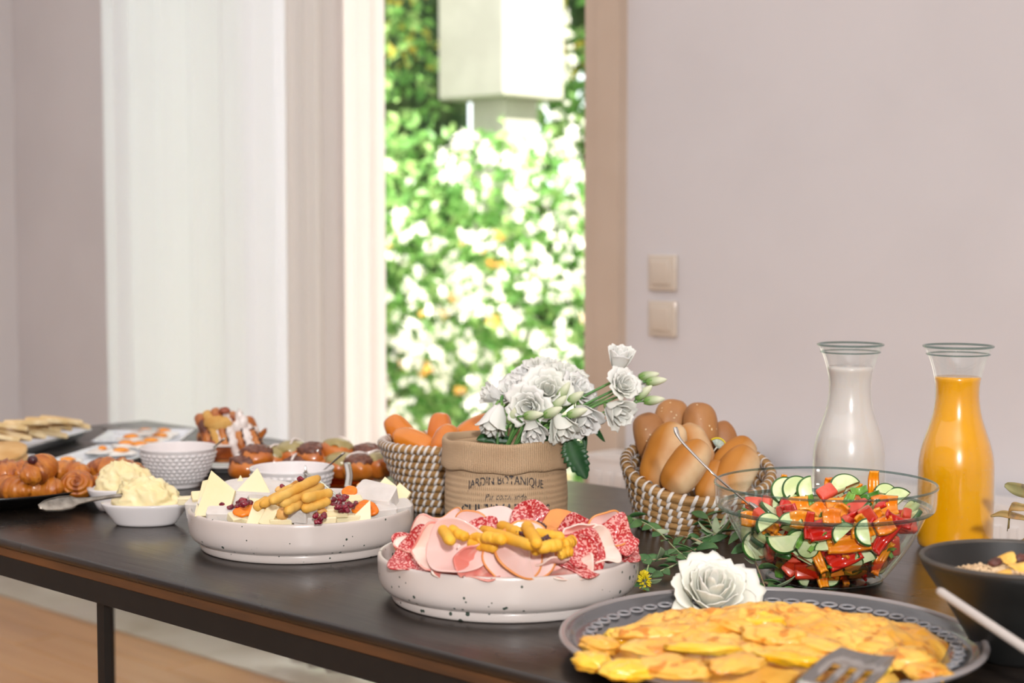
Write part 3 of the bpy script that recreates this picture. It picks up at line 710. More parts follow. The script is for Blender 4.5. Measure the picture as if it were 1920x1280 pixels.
# ------------------------------------------------------------------ woven baskets
straw = M('straw_coil', '#b58c58', '#926b38', rough=.7, sc=40, stretch=(1, 1, 6), bump=.9, bsc=160, bdist=.0015)
stitch = M('white_stitching', '#ddd6cf', rough=.6)
def basket(name, label, c, rows, r0, r1, coil, sag, ang0, stn=58, ell_y=1.0, dark=False):
    """sag(row fraction, angle) -> height change of the coil"""
    t = thing(name, label, 'basket', Matrix.Translation(c) @ Matrix.Rotation(YAW, 4, 'Z'))
    sb = MB()
    for k in range(rows):
        f = (k+.5)/rows; r = r0+(r1-r0)*f**.8; cr = coil*.5
        pts = []
        for q in range(97):
            a = 2*PI*q/96; pts.append(Vector((r*math.cos(a), r*math.sin(a)*ell_y, cr+k*coil*.93+sag(f, a))))
        vs = []; fs = []; s2 = 10
        for q in range(96):
            a = 2*PI*q/96; n = Vector((math.cos(a), math.sin(a), 0))
            for s in range(s2):
                b = 2*PI*s/s2; vs.append(pts[q]+n*math.cos(b)*cr+Vector((0, 0, math.sin(b)*cr)))
        for q in range(96):
            for s in range(s2): q2 = (q+1) % 96; s3 = (s+1) % s2; fs.append((q*s2+s, q2*s2+s, q2*s2+s3, q*s2+s3))
        part('coil', (vs, fs), straw, t)
        ns = int(stn*r/r1)
        for q in range(ns):
            a = 2*PI*(q+.5*(k % 2)+.15*math.sin(q*7.3))/ns; p = Vector((r*math.cos(a), r*math.sin(a)*ell_y, cr+k*coil*.93+sag(f, a)))
            n = Vector((math.cos(a), math.sin(a), 0)); tg = Vector((-math.sin(a), math.cos(a), 0)); w2 = coil*.17
            vs = []; fs = []
            for s in range(12):
                b = 2*PI*s/12; e = n*math.cos(b)+Vector((0, 0, math.sin(b)*1.08)); sl = tg*(.25*coil*math.sin(b))
                for o_, hh in ((-w2, 1.03), (0, 1.14), (w2, 1.03)): vs.append(p+e*cr*hh+tg*o_+sl)
            for s in range(12):
                s3 = (s+1) % 12
                for j in range(2): fs.append((s*3+j, s3*3+j, s3*3+j+1, s*3+j+1))
            sb.add(vs, fs)
    o = O('stitching', sb.mesh('stitching', stitch), t); o['kind'] = 'stuff'
    part('base', lathe([(0, .0), (r0, .0), (r0+.002, .005), (r0, .009), (0, .009)], 48), straw, t)
    return t
BL = P(841, 951); BR = P(1308, 985)
basket('bread_basket', 'woven white-stitched basket of glossy rolls left of the flower pot', BL, 9, .052, .100, .0122, lambda f, a: 0, 0, 60)
basket('bread_basket', 'woven white-stitched basket of soft buns right of the flower pot', BR, 6, .075, .102, .0148, lambda f, a: f*.030*math.sin(a)+f*.012*max(0, -math.cos(a))**2, 0, 46)

# ------------------------------------------------------------------ burlap pot with its print
PT = P(949, 992)
burl = M('burlap_mould', '#c4a684', '#b99a78', rough=.8, sc=14)
def burl_bump():
    nt = burl.node_tree; N = nt.nodes; K = nt.links; b = N['Principled BSDF']
    uv = N.new('ShaderNodeUVMap'); uv.uv_map = 'weave'
    w1 = N.new('ShaderNodeTexWave'); w1.bands_direction = 'X'; w1.inputs['Scale'].default_value = 56; w1.inputs['Distortion'].default_value = .9; w1.inputs['Detail'].default_value = 1
    w2 = N.new('ShaderNodeTexWave'); w2.bands_direction = 'Y'; w2.inputs['Scale'].default_value = 15; w2.inputs['Distortion'].default_value = .9; w2.inputs['Detail'].default_value = 1
    K.new(uv.outputs[0], w1.inputs[0]); K.new(uv.outputs[0], w2.inputs[0])
    mu = N.new('ShaderNodeMath'); mu.operation = 'MULTIPLY'; K.new(w1.outputs['Fac'], mu.inputs[0]); K.new(w2.outputs['Fac'], mu.inputs[1])
    bp = N.new('ShaderNodeBump'); bp.inputs['Strength'].default_value = .8; bp.inputs['Distance'].default_value = .0012; K.new(mu.outputs[0], bp.inputs['Height']); K.new(bp.outputs[0], b.inputs['Normal'])
burl_bump()
def add_uv(me, seg, n):
    uvl = me.uv_layers.new(name='weave')
    for p in me.polygons:
        vi = [me.loops[l].vertex_index for l in p.loop_indices]; us = [(v % seg)/seg for v in vi]; wrap = max(us)-min(us) > .5
        for l, v, u in zip(p.loop_indices, vi, us): uvl.data[l].uv = (u+1 if wrap and u < .5 else u, (v//seg)/(n-1))
pot = thing('burlap_flower_pot', 'beige burlap-textured flower pot with worn black French lettering', 'flower pot', Matrix.Translation(PT) @ Matrix.Rotation(YAW, 4, 'Z'))
def pot_r(z, a):
    r = .0815+.0018*math.sin(PI*z/.085)
    return r*(1+.010*math.sin(2*a+1)+.006*math.sin(3*a))
pp = [(0, 0), (.079, 0), (.0825, .004), (.0830, .02), (.0838, .045), (.0828, .070), (.0812, .088), (.079, .094), (.0790, .12), (.072, .12), (.072, .02), (0, .02)]
def pd(t, a, r, z): k = 1+.010*math.sin(2*a+1)+.006*math.sin(3*a); return r*k, z
q = resample(smoothpr(pp, 1), 60); me = thin('pot_body', lathe(q, 120, pd), burl); add_uv(me, 120, len(q)); O('pot_body', me, pot)
cuff = resample(smoothpr([(.0800, .0915), (.0850, .0885), (.0880, .0900), (.0885, .0960), (.0868, .108), (.0868, .118), (.0872, .1255), (.0850, .1290), (.0810, .1285), (.0785, .1250), (.077, .11), (.0775, .0930)], 2), 44)
def cd(t, a, r, z): k = 1+.010*math.sin(2*a+1)+.006*math.sin(3*a)+.004*noise.noise(Vector((math.cos(a)*3, math.sin(a)*3, z*30))); return r*k, z+.0012*math.sin(5*a)+.0010*math.sin(11*a+2)*(1 if z < .1 else .3)
me = thin('rolled_cuff', lathe(cuff, 120, cd), burl); add_uv(me, 120, len(cuff)); O('rolled_cuff', me, pot)
part('soil', lathe([(0, .098), (.04, .100), (.0735, .096), (.0735, .09), (0, .09)], 40, lambda t, a, r, z: (r, z+.003*math.sin(9*a)*math.sin(r*200))), M('dark_foam', '#23301f', '#3a4a2c', rough=.9, sc=60, bump=1), pot)
ink = M('worn_black_ink', '#26262c', '#4a4a4e', rough=.8, sc=200, alpha_noise=(260, .43))
def lettering(name, text, cz, height, width, arch, shear=0, bold=0):
    cu = bpy.data.curves.new(name, 'FONT'); cu.body = text; cu.align_x = 'CENTER'; cu.size = 1; cu.shear = shear; cu.offset = bold; cu.resolution_u = 3
    tmp = bpy.data.objects.new(name, cu); C.objects.link(tmp); dg = bpy.context.evaluated_depsgraph_get(); me = bpy.data.meshes.new_from_object(tmp.evaluated_get(dg)); bpy.data.objects.remove(tmp)
    bm = bmesh.new(); bm.from_mesh(me)
    bmesh.ops.subdivide_edges(bm, edges=[e for e in bm.edges if e.calc_length() > .15], cuts=2, use_grid_fill=False); bmesh.ops.triangulate(bm, faces=bm.faces[:])
    xs_ = [v.co.x for v in bm.verts]; ys_ = [v.co.y for v in bm.verts]; x0, x1, y0, y1 = min(xs_), max(xs_), min(ys_), max(ys_)
    for v in bm.verts:
        x = (v.co.x-(x0+x1)/2)/(x1-x0)*width; z = cz+(v.co.y-(y0+y1)/2)/(y1-y0)*height - arch*(x/(width/2))**2
        th = -PI/2+x/.083; r = pot_r(z, th)+.0022; r = max(r, .0842)*(1+.010*math.sin(2*th+1)+.006*math.sin(3*th))
        v.co = Vector((r*math.cos(th), r*math.sin(th), z))
    bm.to_mesh(me); bm.free(); me.materials.clear(); me.materials.append(ink); me.name = name
    o = O(name, me, pot); so = o.modifiers.new('ink_thickness', 'SOLIDIFY'); so.thickness = .0002
lettering('printed_lettering', 'JARDIN BOTANIQUE', .0790, .0150, .106, .0085, 0, .002)
lettering('printed_lettering', 'Par commande', .0590, .0085, .055, .0015, .35)
lettering('printed_lettering', 'CULTIVATEURS', .0400, .0190, .128, .0045, 0, .010)

# ================================================================== FOOD
LIM = [None, .12]
def inside(p):
    """slide a point back along its viewing ray until it lies within the dish"""
    if LIM[0] is None: return p
    o = Vector((0, 0, CAM_Z)); d = (p-o).normalized(); k = 0
    while math.hypot(p.x-LIM[0].x, p.y-LIM[0].y) > LIM[1] and (p-LIM[0]).dot(FWD) < 0 and k < 60 and p.z > TZ+.024: p = p+d*.002; k += 1
    return p+Vector((0, 0, .006 if k > 3 else 0))
def px_frame(px, py, z, yaw=0, tilt=0, roll=0, sc=1): return FR(inside(P(px, py, z)), yaw, tilt, roll, sc)
LIM[0] = DC; LIM[1] = .119

# ---- cheese board
yel = M('yellow_cheese', '#ecdcae', '#f0e3bd', rough=.45, sc=14, bump=.12, bsc=120, sss=.2, ssc=.008)
brie = M('white_cheese', '#dfd9d3', '#d3ccc5', rough=.65, sc=30, bump=.5, bsc=90, sss=.12, ssc=.006)
rind = M('cheese_rind', '#d9a866', '#e6c896', rough=.6, sc=30)
stick_m = M('breadstick_crust', '#dca23c', '#e8bc62', rough=.6, sc=35, lo=.35, hi=.65, bump=.35, bsc=150, c3='#c07d26', sc3=25, t3=.60)
apri = M('dried_apricot', '#e8800e', '#d96a08', rough=.35, sc=60, sss=.3, bump=.4, bsc=120)
cran = M('dried_cranberry', '#5c0f22', '#8a1a30', rough=.25, sc=150, bump=.6, bsc=300, coat=.3)
nut = M('cashew_nut', '#e6b36a', '#d99a4a', rough=.5, sc=50, bump=.3, bsc=120)
# support under the pile: the lowest layer of sliced cheese
def wedge(name, label, poly, h, mat, at, grp=None, tilt=0, yaw=0, roll=0, rnd=0, cat='cheese'):
    return one(name, label, cat, thin(name, prism(poly, h, min(.0012, h*.25), rnd), mat, False), at, grp)
def tri(a, b, c): return [(-a/2, -b/2), (a/2, -b/2), (c, b/2)]
g1 = 'pieces of cheese on the cheese board'
def cz(px, py, z, yaw=0, tilt=0, roll=0): return px_frame(px, py, z, yaw, tilt, roll)
DCr = lambda x, y, z, yaw=0, tilt=0, roll=0: FR(DC+RIGHT*x+FWD*y+Vector((0, 0, z)), yaw, tilt, roll)
# under layers
for i, (x, y, a_, lab) in enumerate(((-.078, -.02, 10, 'broad white cheese slab lowest in the left half of the cheese dish'), (.075, .005, 60, 'broad white cheese slab lowest in the right half of the cheese dish'), (0, .055, 100, 'broad white cheese slab lowest at the back of the cheese dish'), (0, -.045, 0, 'broad white cheese slab lowest at the front middle of the cheese dish'))):
    wedge('brie_slab', lab, [(-.05, -.035), (.05, -.035), (.055, .025), (0, .045), (-.055, .025)], .030, brie, DCr(x, y, .017, a_), g1, rnd=.012)
def slab(px, py, z, w_, h_, th, yaw, tilt, roll, lab, mat=yel, kind='cheese_slice'):
    g = rbox(w_, h_, th, .12, 2, .0012); return one(kind, lab, 'cheese', thin(kind, g, mat, False), cz(px, py, z, yaw, tilt, roll), g1)
def trislice(px, py, z, poly, th, yaw, tilt, roll, lab, mat=yel, kind='cheese_slice', rnd=0):
    return one(kind, lab, 'cheese', thin(kind, prism(poly, th, min(.0008, th*.2), rnd), mat, False), cz(px, py, z, yaw, tilt, roll), g1)
trislice(405, 941, .068, [(-.022, -.028), (.022, -.024), (.026, .008), (-.010, .034)], .006, -10, 62, 0, 'large pale yellow cheese slice standing at the left of the cheese board')
trislice(392, 947, .064, [(-.016, -.022), (.016, -.02), (.006, .028), (-.010, .026)], .006, -20, 60, 8, 'second yellow cheese slice standing just behind the large left one')
slab(358, 938, .056, .034, .011, .010, -8, 10, 8, 'yellow cheese baton poking out over the left rim of the cheese dish', kind='cheese_baton')
slab(376, 945, .058, .022, .014, .024, 12, 50, 10, 'small upright cheese chunk between the poking baton and the large slice')
trislice(480, 916, .070, [(-.030, -.022), (.040, -.022), (-.006, .028)], .005, -14, 55, -6, 'pale yellow triangular slice standing at the back left of the cheese board')
trislice(452, 915, .066, [(-.014, -.014), (.016, -.014), (-.002, .018)], .005, 0, 50, 0, 'small triangular slice tip at the back left, beside a larger triangular slice')
trislice(478, 938, .052, [(-.052, -.022), (.046, -.026), (.05, .018), (-.010, .034), (-.046, .020)], .020, -12, 14, 0, 'wide white soft cheese wedge at the back left, cranberries in front', brie, 'brie_wedge', .010)
t_ = one('rind_crescent', 'tan crescent of cheese rind beside the cranberry cluster at the left', 'cheese', thin('rind', tube(curve([(-.010, .014, 0), (-.014, 0, 0), (-.006, -.012, 0), (.010, -.015, 0)], 6), [.001, .002, .003, .0035, .004, .0045, .005, .005, .005, .005, .005, .0045, .004, .004, .003, .003, .002, .0015, .001], 10), rind), cz(434, 936, .067, 0, 40), g1)
trislice(388, 972, .050, [(-.024, -.014), (.024, -.016), (.022, .012), (-.018, .018)], .022, -14, 20, 4, 'crumbly white cheese chunk at the front left rim of the cheese dish', brie, 'feta_chunk', .004)
trislice(418, 962, .048, [(-.028, -.014), (.03, -.012), (.034, .014), (-.026, .016)], .022, -6, 22, -3, 'crumbly white cheese chunk behind the front left one', brie, 'feta_chunk', .004)
trislice(428, 981, .047, [(-.026, -.012), (.026, -.012), (.022, .012), (-.026, .010)], .013, 4, 18, -2, 'flat white cheese piece at the left front rim, below the apricot', brie, 'feta_chunk', .004)
slab(452, 978, .056, .030, .020, .010, 14, 28, 16, 'yellow cheese slice lying under the left apricot')
slab(464, 985, .050, .012, .012, .010, -8, 12, 0, 'tiny cheese cube at the left front rim', kind='cheese_cube')
slab(483, 973, .061, .018, .030, .010, 8, 72, -18, 'tall cheese slab leaning left at the front rim')
slab(507, 975, .059, .016, .028, .011, -6, 70, -22, 'tall cheese slab leaning beside the left-leaning one, next to a round nut')
slab(528, 987, .050, .028, .014, .010, 3, 8, 1, 'low yellow cheese cube under the round nut', kind='cheese_cube')
slab(558, 974, .058, .028, .016, .018, -4, 15, -12, 'white cheese block at the front middle, right of the round nut', brie, 'feta_chunk')
slab(572, 985, .050, .026, .014, .013, 5, 10, 0, 'lower white cheese block at the front middle rim', brie, 'feta_chunk')
slab(611, 983, .050, .027, .014, .012, 2, 8, 0, 'low yellow cheese cube at the front, right of the lower white block', kind='cheese_cube')
slab(652, 980, .051, .032, .014, .010, 8, 8, 4, 'low yellow cheese cube at the right front rim', kind='cheese_cube')
slab(632, 968, .060, .026, .014, .013, 4, 12, -2, 'upper cheese cube stacked on two lower cubes below the big cranberries', kind='cheese_cube')
trislice(673, 972, .060, [(-.022, -.016), (.014, -.018), (.014, .016)], .012, 10, 74, 0, 'yellow cheese wedge standing in front of the right apricots')
slab(664, 940, .064, .020, .014, .014, 12, 20, 10, 'tan cheese cube left of the large right-hand white wedge', yel, 'cheese_cube')
trislice(703, 948, .054, [(-.026, -.022), (.034, -.024), (.030, .014), (-.024, .026)], .024, -16, 22, -4, 'large white soft cheese wedge at the right of the cheese board', brie, 'brie_wedge', .006)
trislice(730, 966, .044, [(-.026, -.016), (.026, -.014), (.030, .012), (-.022, .018)], .016, 20, 16, 10, 'crumbly white cheese piece along the right rim of the cheese dish', brie, 'feta_chunk', .005)
trislice(706, 976, .044, [(-.020, -.012), (.026, -.010), (.024, .012), (-.018, .014)], .012, 10, 12, 6, 'flat crumbly white piece at the right front rim, right of the apricots', brie, 'feta_chunk', .004)
trislice(714, 925, .066, [(-.022, -.016), (.020, -.016), (.020, .010), (.004, .022)], .005, -8, 60, 0, 'pale yellow slice standing at the back right of the cheese board')
trislice(740, 930, .062, [(-.016, -.014), (.012, -.020), (.022, .006), (.004, .018)], .005, -12, 58, -4, 'rightmost pale yellow slice at the back right of the cheese board')
wedge('brie_slab', 'white cheese block under the breadsticks in the middle of the cheese board', [(-.04, -.03), (.04, -.03), (.04, .03), (-.04, .03)], .022, brie, DCr(0, .0, .046, 8), g1, rnd=.01)
# breadsticks
def bstick(a, b, r, lab, grp, mat, seed=0, sk=.0):
    rr = random.Random(seed); ln = (b-a).length; n = 14; r *= .82
    pts = [(ln*i/n, rr.uniform(-1, 1)*.0006+sk*math.sin(PI*i/n), rr.uniform(-1, 1)*.0005) for i in range(n+1)]
    rad = [r*(.72 if i in (0, n) else 1+rr.uniform(-.07, .07)) for i in range(n+1)]
    pts = [(-r*.25, 0, 0)]+pts+[(ln+r*.25, 0, 0)]; rad = [r*.35]+rad+[r*.35]
    return one('breadstick', lab, 'breadstick', thin('breadstick', tube(pts, rad, 14), mat), along(a, b), grp)
gb = 'breadsticks on the cheese board'
for i, (x0, y0, z0, x1, y1, z1, r, lab) in enumerate((
    (492, 946, .074, 561, 906, .086, .0068, 'breadstick farthest back in the bundle on the cheese'),
    (509, 940, .086, 596, 896, .100, .0074, 'longest breadstick lying on top of the bundle on the cheese'),
    (530, 945, .080, 603, 911, .088, .0072, 'breadstick just below the longest one in the bundle'),
    (569, 934, .084, 620, 924, .084, .0078, 'thick short breadstick lying level at the right of the bundle'),
    (537, 957, .072, 574, 938, .076, .0076, 'short breadstick at the front left of the bundle'),
    (569, 955, .070, 616, 939, .076, .0070, 'broken breadstick with a bright yellow end at the front right of the bundle'),
    (480, 950, .070, 500, 938, .074, .0072, 'stubby breadstick end at the far left of the bundle'),
    (495, 957, .064, 520, 945, .070, .0070, 'breadstick end peeking out under the front of the bundle'),
    (513, 955, .062, 540, 940, .068, .0072, 'brown breadstick end under the middle of the bundle'))):
    bstick(P(x0, y0, z0), P(x1, y1, z1), r, lab, gb, stick_m, i)
def cluster(name, label, px, py, z, n, s, seed, spread):
    rr = random.Random(seed); b_ = MB()
    for i in range(n):
        c = Vector((rr.gauss(0, spread), rr.gauss(0, spread*.8), abs(rr.gauss(0, spread*.7)))); f = ell(s*rr.uniform(.8, 1.2), s*.7, s*.5, s*.35, 400, i*3.1+seed)
        g = blob(f, 12, 8); b_.add(g[0], g[1], 0, Matrix.Translation(c) @ Euler([rr.uniform(0, 3) for _ in range(3)]).to_matrix().to_4x4())
    return one(name, label, 'dried fruit', b_.mesh(name, cran), FR(P(px, py, z)), 'dried cranberries on the cheese board')
def berry(label, px, py, z, s, seed, grp='dried cranberries on the cheese board', nm='dried_cranberry', mt=cran):
    g = blob(ell(s, s*.7, s*.6, s*.4, 300, seed), 18, 12); return one(nm, label, 'dried fruit', thin(nm, g, mt), FR(P(px, py, z), seed*50, 20), grp)
def berries(lab, pts, seed):
    rr = random.Random(seed)
    for i, (x, y, z) in enumerate(pts): berry(lab, x, y, z, rr.uniform(.0048, .0062), seed+i*1.3)
berries('dark red dried cranberry in the tight cluster on the left white wedge', [(449, 942, .070), (456, 938, .073), (462, 944, .070), (454, 948, .068), (464, 949, .066), (469, 943, .070), (458, 944, .077), (448, 948, .068)], 21)
berries('dark red dried cranberry in the big glossy heap right of the breadsticks', [(618, 942, .068), (627, 947, .068), (636, 943, .070), (645, 950, .068), (653, 944, .070), (640, 957, .064), (650, 957, .064), (634, 951, .072), (626, 936, .072), (640, 936, .074), (647, 931, .076), (634, 930, .074), (628, 957, .062), (660, 948, .068)], 31)
berries('dark red dried cranberry in the small pair above the front cheese cubes', [(592, 966, .064), (601, 972, .062), (597, 978, .058), (607, 966, .064)], 41)
berry('single cranberry at the far left of the white wedge', 416, 945, .066, .004, 3)
berry('bright red cranberry left of the tight cluster', 433, 951, .064, .0062, 5)
berry('cranberry balanced behind the top end of the breadsticks', 564, 898, .098, .0058, 6)
berry('tiny cranberry behind the middle of the bundle of breadsticks', 529, 911, .085, .0036, 7)
berry('cranberry between the breadstick ends and the round nut', 517, 959, .062, .0066, 8)
berry('cranberry at the right end of the big heap, against the white wedge', 668, 943, .070, .0042, 9)
def apricot(lab, px, py, z, rx, ry, rz, yaw, tilt, roll, seed):
    one('dried_apricot', lab, 'dried fruit', thin('dried_apricot', blob(lambda d: ell(rx, ry, rz*(.55+.6*min(1, math.hypot(d.x, d.y))), .0016, 120, seed)(d), 28, 14), apri), cz(px, py, z, yaw, tilt, roll), 'dried apricots on the cheese board')
apricot('long orange dried apricot at the front left of the cheese board', 460, 966, .062, .0160, .0095, .0042, 10, 35, 14, 1)
apricot('orange dried apricot at the back right, touching a cashew', 655, 922, .074, .0110, .0085, .004, 8, 50, 20, 2)
apricot('large orange dried apricot behind the standing cheese wedge at the right', 689, 961, .058, .0165, .0105, .0042, -10, 40, -32, 3)
apricot('pale-edged dried apricot just behind the large right one', 678, 954, .062, .0130, .009, .0038, 5, 40, 10, 4)
def cashew(lab, px, py, z, r, yaw, tilt, roll, seed=0, arc=1.9):
    pts = [(r*math.cos(-arc/2+arc*i/12+PI/2), r*math.sin(-arc/2+arc*i/12+PI/2)-r, 0) for i in range(13)]
    one('cashew', lab, 'nut', thin('cashew', tube(pts, [r*.62*(.30+.70*math.sin(PI*(i+.6)/13.2)**.5) for i in range(13)], 12), nut), cz(px, py, z, yaw, tilt, roll), 'nuts on the cheese board')
cashew('curved cashew at the back right beside an orange apricot', 682, 912, .076, .0090, 0, 60, -20)
cashew('brown cashew just behind the breadsticks', 524, 916, .080, .0060, 0, 60, 20)
cashew('small cashew above the big cranberry heap, at the front', 604, 957, .064, .0062, 20, 60, 0)
one('roasted_nut', 'round pale roasted nut at the front middle of the cheese board', 'nut', thin('roasted_nut', blob(ell(.0092, .0085, .0085, .0012, 150), 20, 14), nut), cz(532, 972, .058), 'nuts on the cheese board')
# tongs behind the breadsticks
t = thing('serving_tongs', 'shiny steel serving tongs resting at the back of the cheese dish', 'tongs', Matrix.Identity(4))
A0, A1, A2 = PD(573, 886, 2.26), PD(600, 905, 2.22), PD(634, 934, 2.18)
B0, B1, B2 = PD(651, 868, 2.30), PD(655, 890, 2.27), PD(652, 913, 2.24)
part('arm', tube(curve([A0, A1, A2], 8), .0042, 8, True, .35), chrome, t)
part('arm', tube(curve([B0, B1, B2], 8), .0050, 8, True, .35), chrome, t)
part('claw', tube(curve([A0+Vector((0, 0, .010)), A0, A0-Vector((0, 0, .010))], 5), [.0008, .001, .0014, .0018, .002, .002, .002, .002, .0018, .0016, .001], 6), chrome, t)

# ---- cold cuts
LIM[0] = DH; LIM[1] = .129
ham_m = M('cooked_ham', '#ebc8c0', '#e5bcb5', rough=.38, sc=10, sss=.25, ssc=.008, coat=.15)
hrim = M('smoked_ham_rim', '#e0934e', '#d98a4a', rough=.4, sc=40, sss=.15, ssc=.005)
sal_m = M('salami', '#b5262a', '#a81c22', rough=.35, sc=60, c3='#e2a49c', sc3=430, t3=.50, coat=.25)
pro_m = M('prosciutto', '#d77f74', '#ecc3b6', rough=.4, sc=14, lo=.45, hi=.6, stretch=(1, 5, 1), sss=.2, ssc=.005)
fat_m = M('prosciutto_fat', '#f0dccf', '#ecc9bd', rough=.4, sc=20, sss=.2, ssc=.005)
gm = 'sliced cold cuts on the nearer dish'
def disc_slice(name, lab, px, py, z, r, yaw, tilt, roll, fold=0, foldax=0, wav=.08, mats=None, el=1.0, seed=0, th=.0016, cone=0, half=1.0, cat=None):
    """a round slice bent about an axis (fold radians across) and waved"""
    rr = random.Random(seed); ph = [rr.uniform(0, 6) for _ in range(4)]; wav *= 1.5; fold *= 1.25; ca, sa = math.cos(foldax), math.sin(foldax)
    def f(u, v):
        a = 2*PI*v; q = r*u*(1+.03*math.sin(3*a+ph[0])+.02*math.sin(5*a+ph[1])); x, y = q*math.cos(a), q*math.sin(a)*el
        X = x*ca+y*sa; Y = -x*sa+y*ca
        if half < 1 and Y < -r*el*half: Y = -r*el*half
        zz = wav*r*u*u*math.sin(3*a+ph[2])+wav*.5*r*u*math.sin(5*a+ph[3])
        if fold:
            k = fold/(2*r)*(1+cone*Y/r); t = X*k; X2 = math.sin(t)*(1/k+zz) if abs(k) > 1e-6 else X; z2 = (1-math.cos(t))/k+zz*math.cos(t)
            X, zz = X2, z2
        return (X*ca-Y*sa, X*sa+Y*ca, zz)
    me = thin(name, sheet(f, 16, 44, th, True, (lambda u, v: 1 if u > .93 else 0) if len(mats) > 1 else None), mats)
    return one(name, lab, cat or {'ham_slice': 'ham', 'salami_slice': 'salami', 'prosciutto_slice': 'prosciutto'}[name], me, cz(px, py, z, yaw, tilt, roll), gm)
H_, S_, P_ = [ham_m, hrim], [sal_m], [pro_m, fat_m]
# bed of ham under everything
DHr = lambda x, y, z: DH+RIGHT*x+FWD*y+Vector((0, 0, z))
def bed(name, lab, x, y, z, r, tilt, yaw, mats, seed, fold=.5, fa=.5):
    o = disc_slice(name, lab, 0, 1000, 0, r, 0, 0, 0, fold, fa, .10, mats, 1, seed, .0022); o.matrix_basis = FR(DHr(x, y, z), yaw, tilt); return o
bed('ham_slice', 'ham slice lying lowest in the back half of the cold cuts', .0, .055, .044, .070, 6, 0, H_, 1)
bed('ham_slice', 'ham slice lying lowest on the left of the cold cuts', -.060, .0, .042, .066, 4, 40, H_, 2)
bed('ham_slice', 'ham slice lying lowest on the right of the cold cuts', .060, .0, .042, .066, 4, -30, H_, 3)
bed('prosciutto_slice', 'prosciutto slice lying lowest at the front of the cold cuts', 0, -.055, .040, .066, 0, 10, P_, 4)
one('ham_heap', 'folded ham heaped beneath the breadsticks in the middle of the cold cuts', 'ham', thin('ham_heap', blob(ell(.085, .075, .022, .006, 40), 40, 20), ham_m), FR(DHr(0, .005, .052)), gm)
disc_slice('salami_slice', 'folded salami slice at the far left front of the cold cuts', 783, 1053, .064, .0300, -24, 52, 8, 1.5, 1.3, .10, S_, .95, 10)
disc_slice('salami_slice', 'small salami edge beside the far left folded salami, next to the rolled ham', 815, 1058, .060, .0200, 18, 58, 0, 1.8, 1.5, .12, S_, 1, 11)
disc_slice('salami_slice', 'salami slice edge peeking out at the far left rim', 768, 1015, .066, .019, -40, 25, 0, 1.6, .3, .1, S_, 1, 12)
disc_slice('prosciutto_slice', 'pale prosciutto slice draped over the left side of the cold cuts', 793, 1016, .074, .029, -28, 48, 10, 1.7, 1.2, .16, [fat_m, pro_m], .95, 13)
disc_slice('prosciutto_slice', 'pale streaky prosciutto fold right of the draped one', 818, 1030, .074, .030, 30, 66, 24, 1.9, 1.4, .12, [fat_m, pro_m], 1, 14)
disc_slice('ham_slice', 'smoke-edged ham slice curled over two breadsticks at the left', 845, 991, .082, .026, -16, 34, 14, 2.2, .35, .05, H_, 1.0, 15)
disc_slice('ham_slice', 'ham slice folded like a cone right of the curled one at the left back', 884, 997, .082, .025, -10, 62, 0, 1.4, 1.5, .05, H_, .95, 16)
disc_slice('ham_slice', 'wide ham slice arched at the back in front of the flower pot', 925, 990, .080, .034, 4, 44, 0, 1.0, 1.57, .05, [ham_m], .80, 17)
disc_slice('ham_slice', 'smooth ham slice folded down at the front left, right of the salami', 857, 1040, .076, .034, -8, 64, 0, 1.6, 1.45, .05, [ham_m], 1.0, 18)
disc_slice('ham_slice', 'pair slice of ham just behind the round one at the front', 985, 1045, .076, .033, 12, 60, 0, .9, .8, .04, H_, 1.0, 19)
disc_slice('ham_slice', 'round ham slice with an orange rim facing forward at the front middle', 963, 1054, .073, .0320, -4, 66, 0, .55, 1.0, .03, H_, .98, 20)
disc_slice('prosciutto_slice', 'prosciutto slice tucked along the front left rim', 858, 1072, .052, .026, -6, 40, 0, 1.5, 1.3, .2, P_, .8, 21)
disc_slice('prosciutto_slice', 'dark pink prosciutto fold left of the round ham slice', 896, 1058, .062, .026, 20, 60, 30, 2.0, 1.2, .14, [pro_m], 1.1, 22)
disc_slice('prosciutto_slice', 'prosciutto rolled into a loop right of the round ham slice', 1030, 1052, .066, .022, 16, 64, 10, 3.4, 1.57, .08, [M('pink_ham', '#cf9590', '#dba9a2', rough=.4, sc=20), fat_m], 1.2, 23)
disc_slice('prosciutto_slice', 'flat pink prosciutto lying along the front rim right of the loop', 1062, 1073, .056, .030, 4, 44, 0, 1.2, 1.57, .16, P_, .75, 24)
disc_slice('salami_slice', 'salami slice folded at the front right of the cold cuts', 1085, 1052, .068, .0290, 16, 58, -14, 1.3, 1.3, .12, S_, 1, 25)
disc_slice('salami_slice', 'red salami edge just behind the front right folded one', 1087, 1032, .072, .020, -6, 64, 10, 1.4, .9, .1, S_, 1, 26)
disc_slice('prosciutto_slice', 'white fatty prosciutto between the two right-hand salami folds', 1118, 1040, .068, .024, 20, 62, 30, 2.0, 1.3, .14, [fat_m], 1.1, 27)
disc_slice('salami_slice', 'big crumpled salami slice at the far right rim', 1152, 1022, .078, .0265, 14, 52, -10, 1.7, 1.3, .15, S_, .9, 28)
disc_slice('salami_slice', 'lower salami slice under the big crumpled one at the far right', 1160, 1042, .064, .026, 24, 50, 12, 1.6, 1.5, .15, S_, .8, 29)
disc_slice('ham_slice', 'ham slice rolled into a cone at the right back', 1140, 996, .082, .025, 20, 62, 20, 1.9, 1.3, .04, H_, 1.0, 30)
disc_slice('salami_slice', 'folded salami slice behind the right breadsticks', 1083, 999, .080, .021, 6, 64, 0, 1.4, 1.5, .10, S_, 1, 31)
disc_slice('salami_slice', 'pointed salami slice standing at the back in front of the pot', 1000, 982, .090, .0270, -6, 70, -16, .7, 1.3, .07, S_, .95, 32, half=.25)
